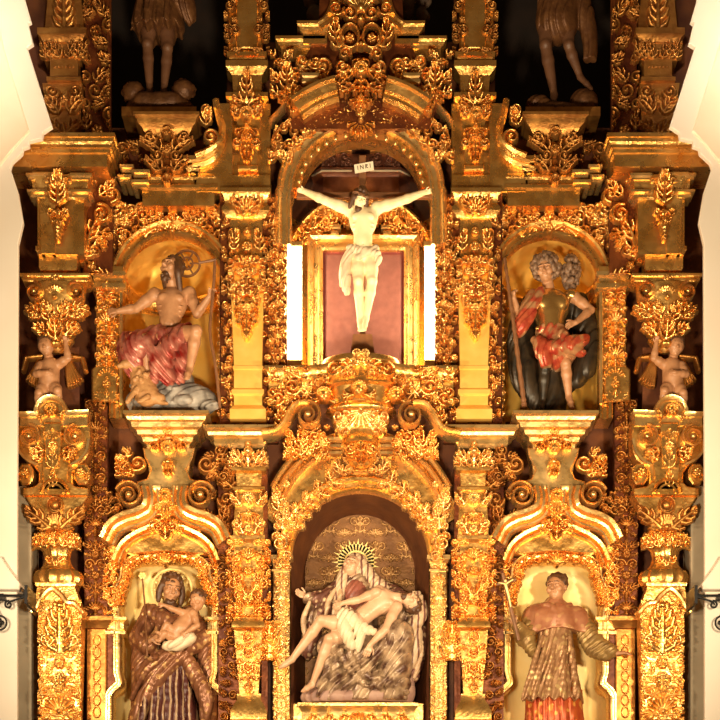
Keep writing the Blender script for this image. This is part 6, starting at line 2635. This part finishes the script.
# ------------------------------------------------------------------ winged children on the outer columns
def putti():
    D = -0.22
    t = thing('winged_child_statue', 'chubby winged child raising an arm under the left outer capital', 'statue', 54, 418, D, 'winged children on the outer columns')
    S = SDF(28, 86, 334, 418, -16, 30, D, .55)
    S.cap((51, 368, 4), (50, 386, 6), 9.5, 10.5, 3)
    S.ell((50, 380, 10), (8.5, 8.5, 8), 2)
    R = rot(-6, -6, -10)
    L = head(S, (48, 350, 10), 10, R, .5, (50, 363, 4), 4.6)
    S.ell(L(0, .1, 0), (8, 8.6, 8.6), 1)
    arm(S, (60, 366, 6), (70, 362, 12), (68, 348, 14), 4.4)
    hand(S, (68, 348, 14), (-.1, -1, .2), (0, 0, -1), 8, .4, 1)
    arm(S, (42, 368, 6), (38, 378, 12), (50, 378, 18), 4.4)
    hand(S, (50, 378, 18), (1, -.2, 0), (0, -.3, 1), 7, .4, 1)
    leg(S, (46, 390, 8), (42, 398, 16), (40, 412, 10), (38, 417, 14), 6.6)
    leg(S, (55, 390, 8), (60, 396, 16), (60, 412, 10), (62, 417, 14), 6.6)
    S.clip_y(417)
    S.mesh('body', 'tan_flesh', t)
    eyes(t, L, 10, D)
    H = SDF(34, 64, 334, 366, -8, 28, D, .55)
    H.ell(L(0, .45, -.2), (8.4, 7.6, 8.6), 1)
    curls(H, 65, L(0, .45, -.2), (7.8, 7, 8), 50, 1.2, 2.1, -.8)
    H.ell(L(0, -.15, .95), (7, 8, 7), .6, R, True)
    H.mesh('hair', 'hair_brown', t)
    def wing(x, y, sg):
        r = Relief(x - 14, x + 14, y - 22, y + 22)
        for q in range(6):
            a = PI / 2 - .55 + .2 * q
            r.stroke([(x - sg * 8, y - 16 + q), (x + sg * (14 * math.cos(a)) , y - 6 + 22 * math.sin(a) * (.7 + .06 * q))], 3, 1.6, 3, 4)
        r.stroke([(x - sg * 8, y - 16), (x + sg * 8, y - 14), (x + sg * 11, y - 2)], 3, 2.4, 5, 5)
        return r
    for x, sg in ((74, 1), (34, -1)):
        m = MB(D)
        wing(x, 372, sg).mesh(m, -4)
        m.build('wing', 'gold_shaded', t, sharp=None)
    r = mirror(t, 'chubby winged child under the right outer capital')


putti()


# ------------------------------------------------------------------ attic statues
def attic_statues():
    D = 0.05
    t = thing('attic_statue', 'shadowed statue in a long pleated robe, cut off by the picture top', 'statue', 160, 116, D)
    S = SDF(118, 200, -90, 60, -26, 30, D, .9)
    S.cap((160, -80, 0), (160, -30, 0), 16, 17, 4)
    S.cap((160, -30, 0), (158, 34, 0), 17, 27, 4)
    S.path([(172, -6, 10), (186, 10, 10), (191, 24, 6)], (8, 8, 4), 3)
    for x in (140, 150, 160, 170):
        S.path([(160 + (x - 160) * .5, -30, 18), (x, 34, 26)], (2, 3.4), 1.5)
    S.warp(folds(1.8, .42, 0, .2, .5))
    g = np.meshgrid(*S.ax, indexing='ij', sparse=True)
    S.D = np.maximum(S.D, g[1] - (36 - np.abs(g[0] - 156) * .25 + 3 * np.sin(g[0] * .6)))
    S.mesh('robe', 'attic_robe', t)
    S = SDF(130, 190, -130, 112, -26, 34, D, .8)
    leg(S, (150, 20, 0), (148, 46, 4), (150, 92, 2), (146, 102, 10), 8)
    leg(S, (166, 20, 0), (168, 50, 4), (164, 92, 2), (168, 103, 10), 8)
    L = head(S, (160, -104, 4), 12, rot(0, 0, 0), .6, (160, -84, 0), 6)
    S.cap((158, 16, 0), (158, -80, 0), 12, 9, 3)
    S.mesh('body', 'attic_flesh', t)
    S = SDF(116, 206, 76, 120, -26, 30, D, .9)
    S.ell((160, 108, 0), (34, 12, 18), 4)
    for x, y in ((134, 94), (184, 92)):
        S.ell((x, y, 4), (11, 10, 10), 2)
        curls(S, int(x), (x, y, 2), (10, 9, 9), 36, 2, 3, -.6)
    for x in (146, 160, 172):
        S.ell((x, 104, 10), (10, 7, 8), 3)
    S.clip_y(116)
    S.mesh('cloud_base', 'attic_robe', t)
    m = MB(D)
    m.box(124, 198, 115, 124, -40, 18)
    m.build('plinth', 'gold_shaded', t)

    t = thing('attic_statue', 'shadowed statue in a short flared coat, bare legged, cut off by the picture top', 'statue', 556, 116, D)
    S = SDF(520, 604, -80, 60, -26, 30, D, .9)
    S.cap((558, -70, 0), (558, -20, 0), 16, 17, 4)
    S.cap((558, -20, 0), (557, 22, 0), 17, 21, 4)
    S.path([(570, -20, 0), (582, 10, 0), (590, 40, 0), (590, 70, 0)], (9, 9, 7, 5), 3)
    S.warp(folds(1.8, .36, .05, .2, .8)); S.clip_y(84)
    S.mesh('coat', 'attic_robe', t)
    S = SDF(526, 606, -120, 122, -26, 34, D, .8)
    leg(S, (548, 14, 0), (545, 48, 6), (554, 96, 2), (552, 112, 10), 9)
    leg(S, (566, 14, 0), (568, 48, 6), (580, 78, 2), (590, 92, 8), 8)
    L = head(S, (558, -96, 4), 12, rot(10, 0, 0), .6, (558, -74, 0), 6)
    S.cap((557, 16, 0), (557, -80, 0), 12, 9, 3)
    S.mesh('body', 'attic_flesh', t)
    S = SDF(520, 600, 84, 122, -26, 30, D, .9)
    S.ell((556, 114, 0), (30, 9, 18), 4); S.ell((584, 102, 0), (14, 12, 12), 3); S.ell((538, 106, 4), (12, 8, 10), 3)
    S.warp(folds(1, .3, .3, .3)); S.clip_y(117)
    S.mesh('rocky_base', 'attic_robe', t)
    m = MB(D)
    m.box(524, 598, 115, 124, -40, 18)
    m.build('plinth', 'gold_shaded', t)


attic_statues()
for _r, _l in SIDES:
    mirror(_r, _l)
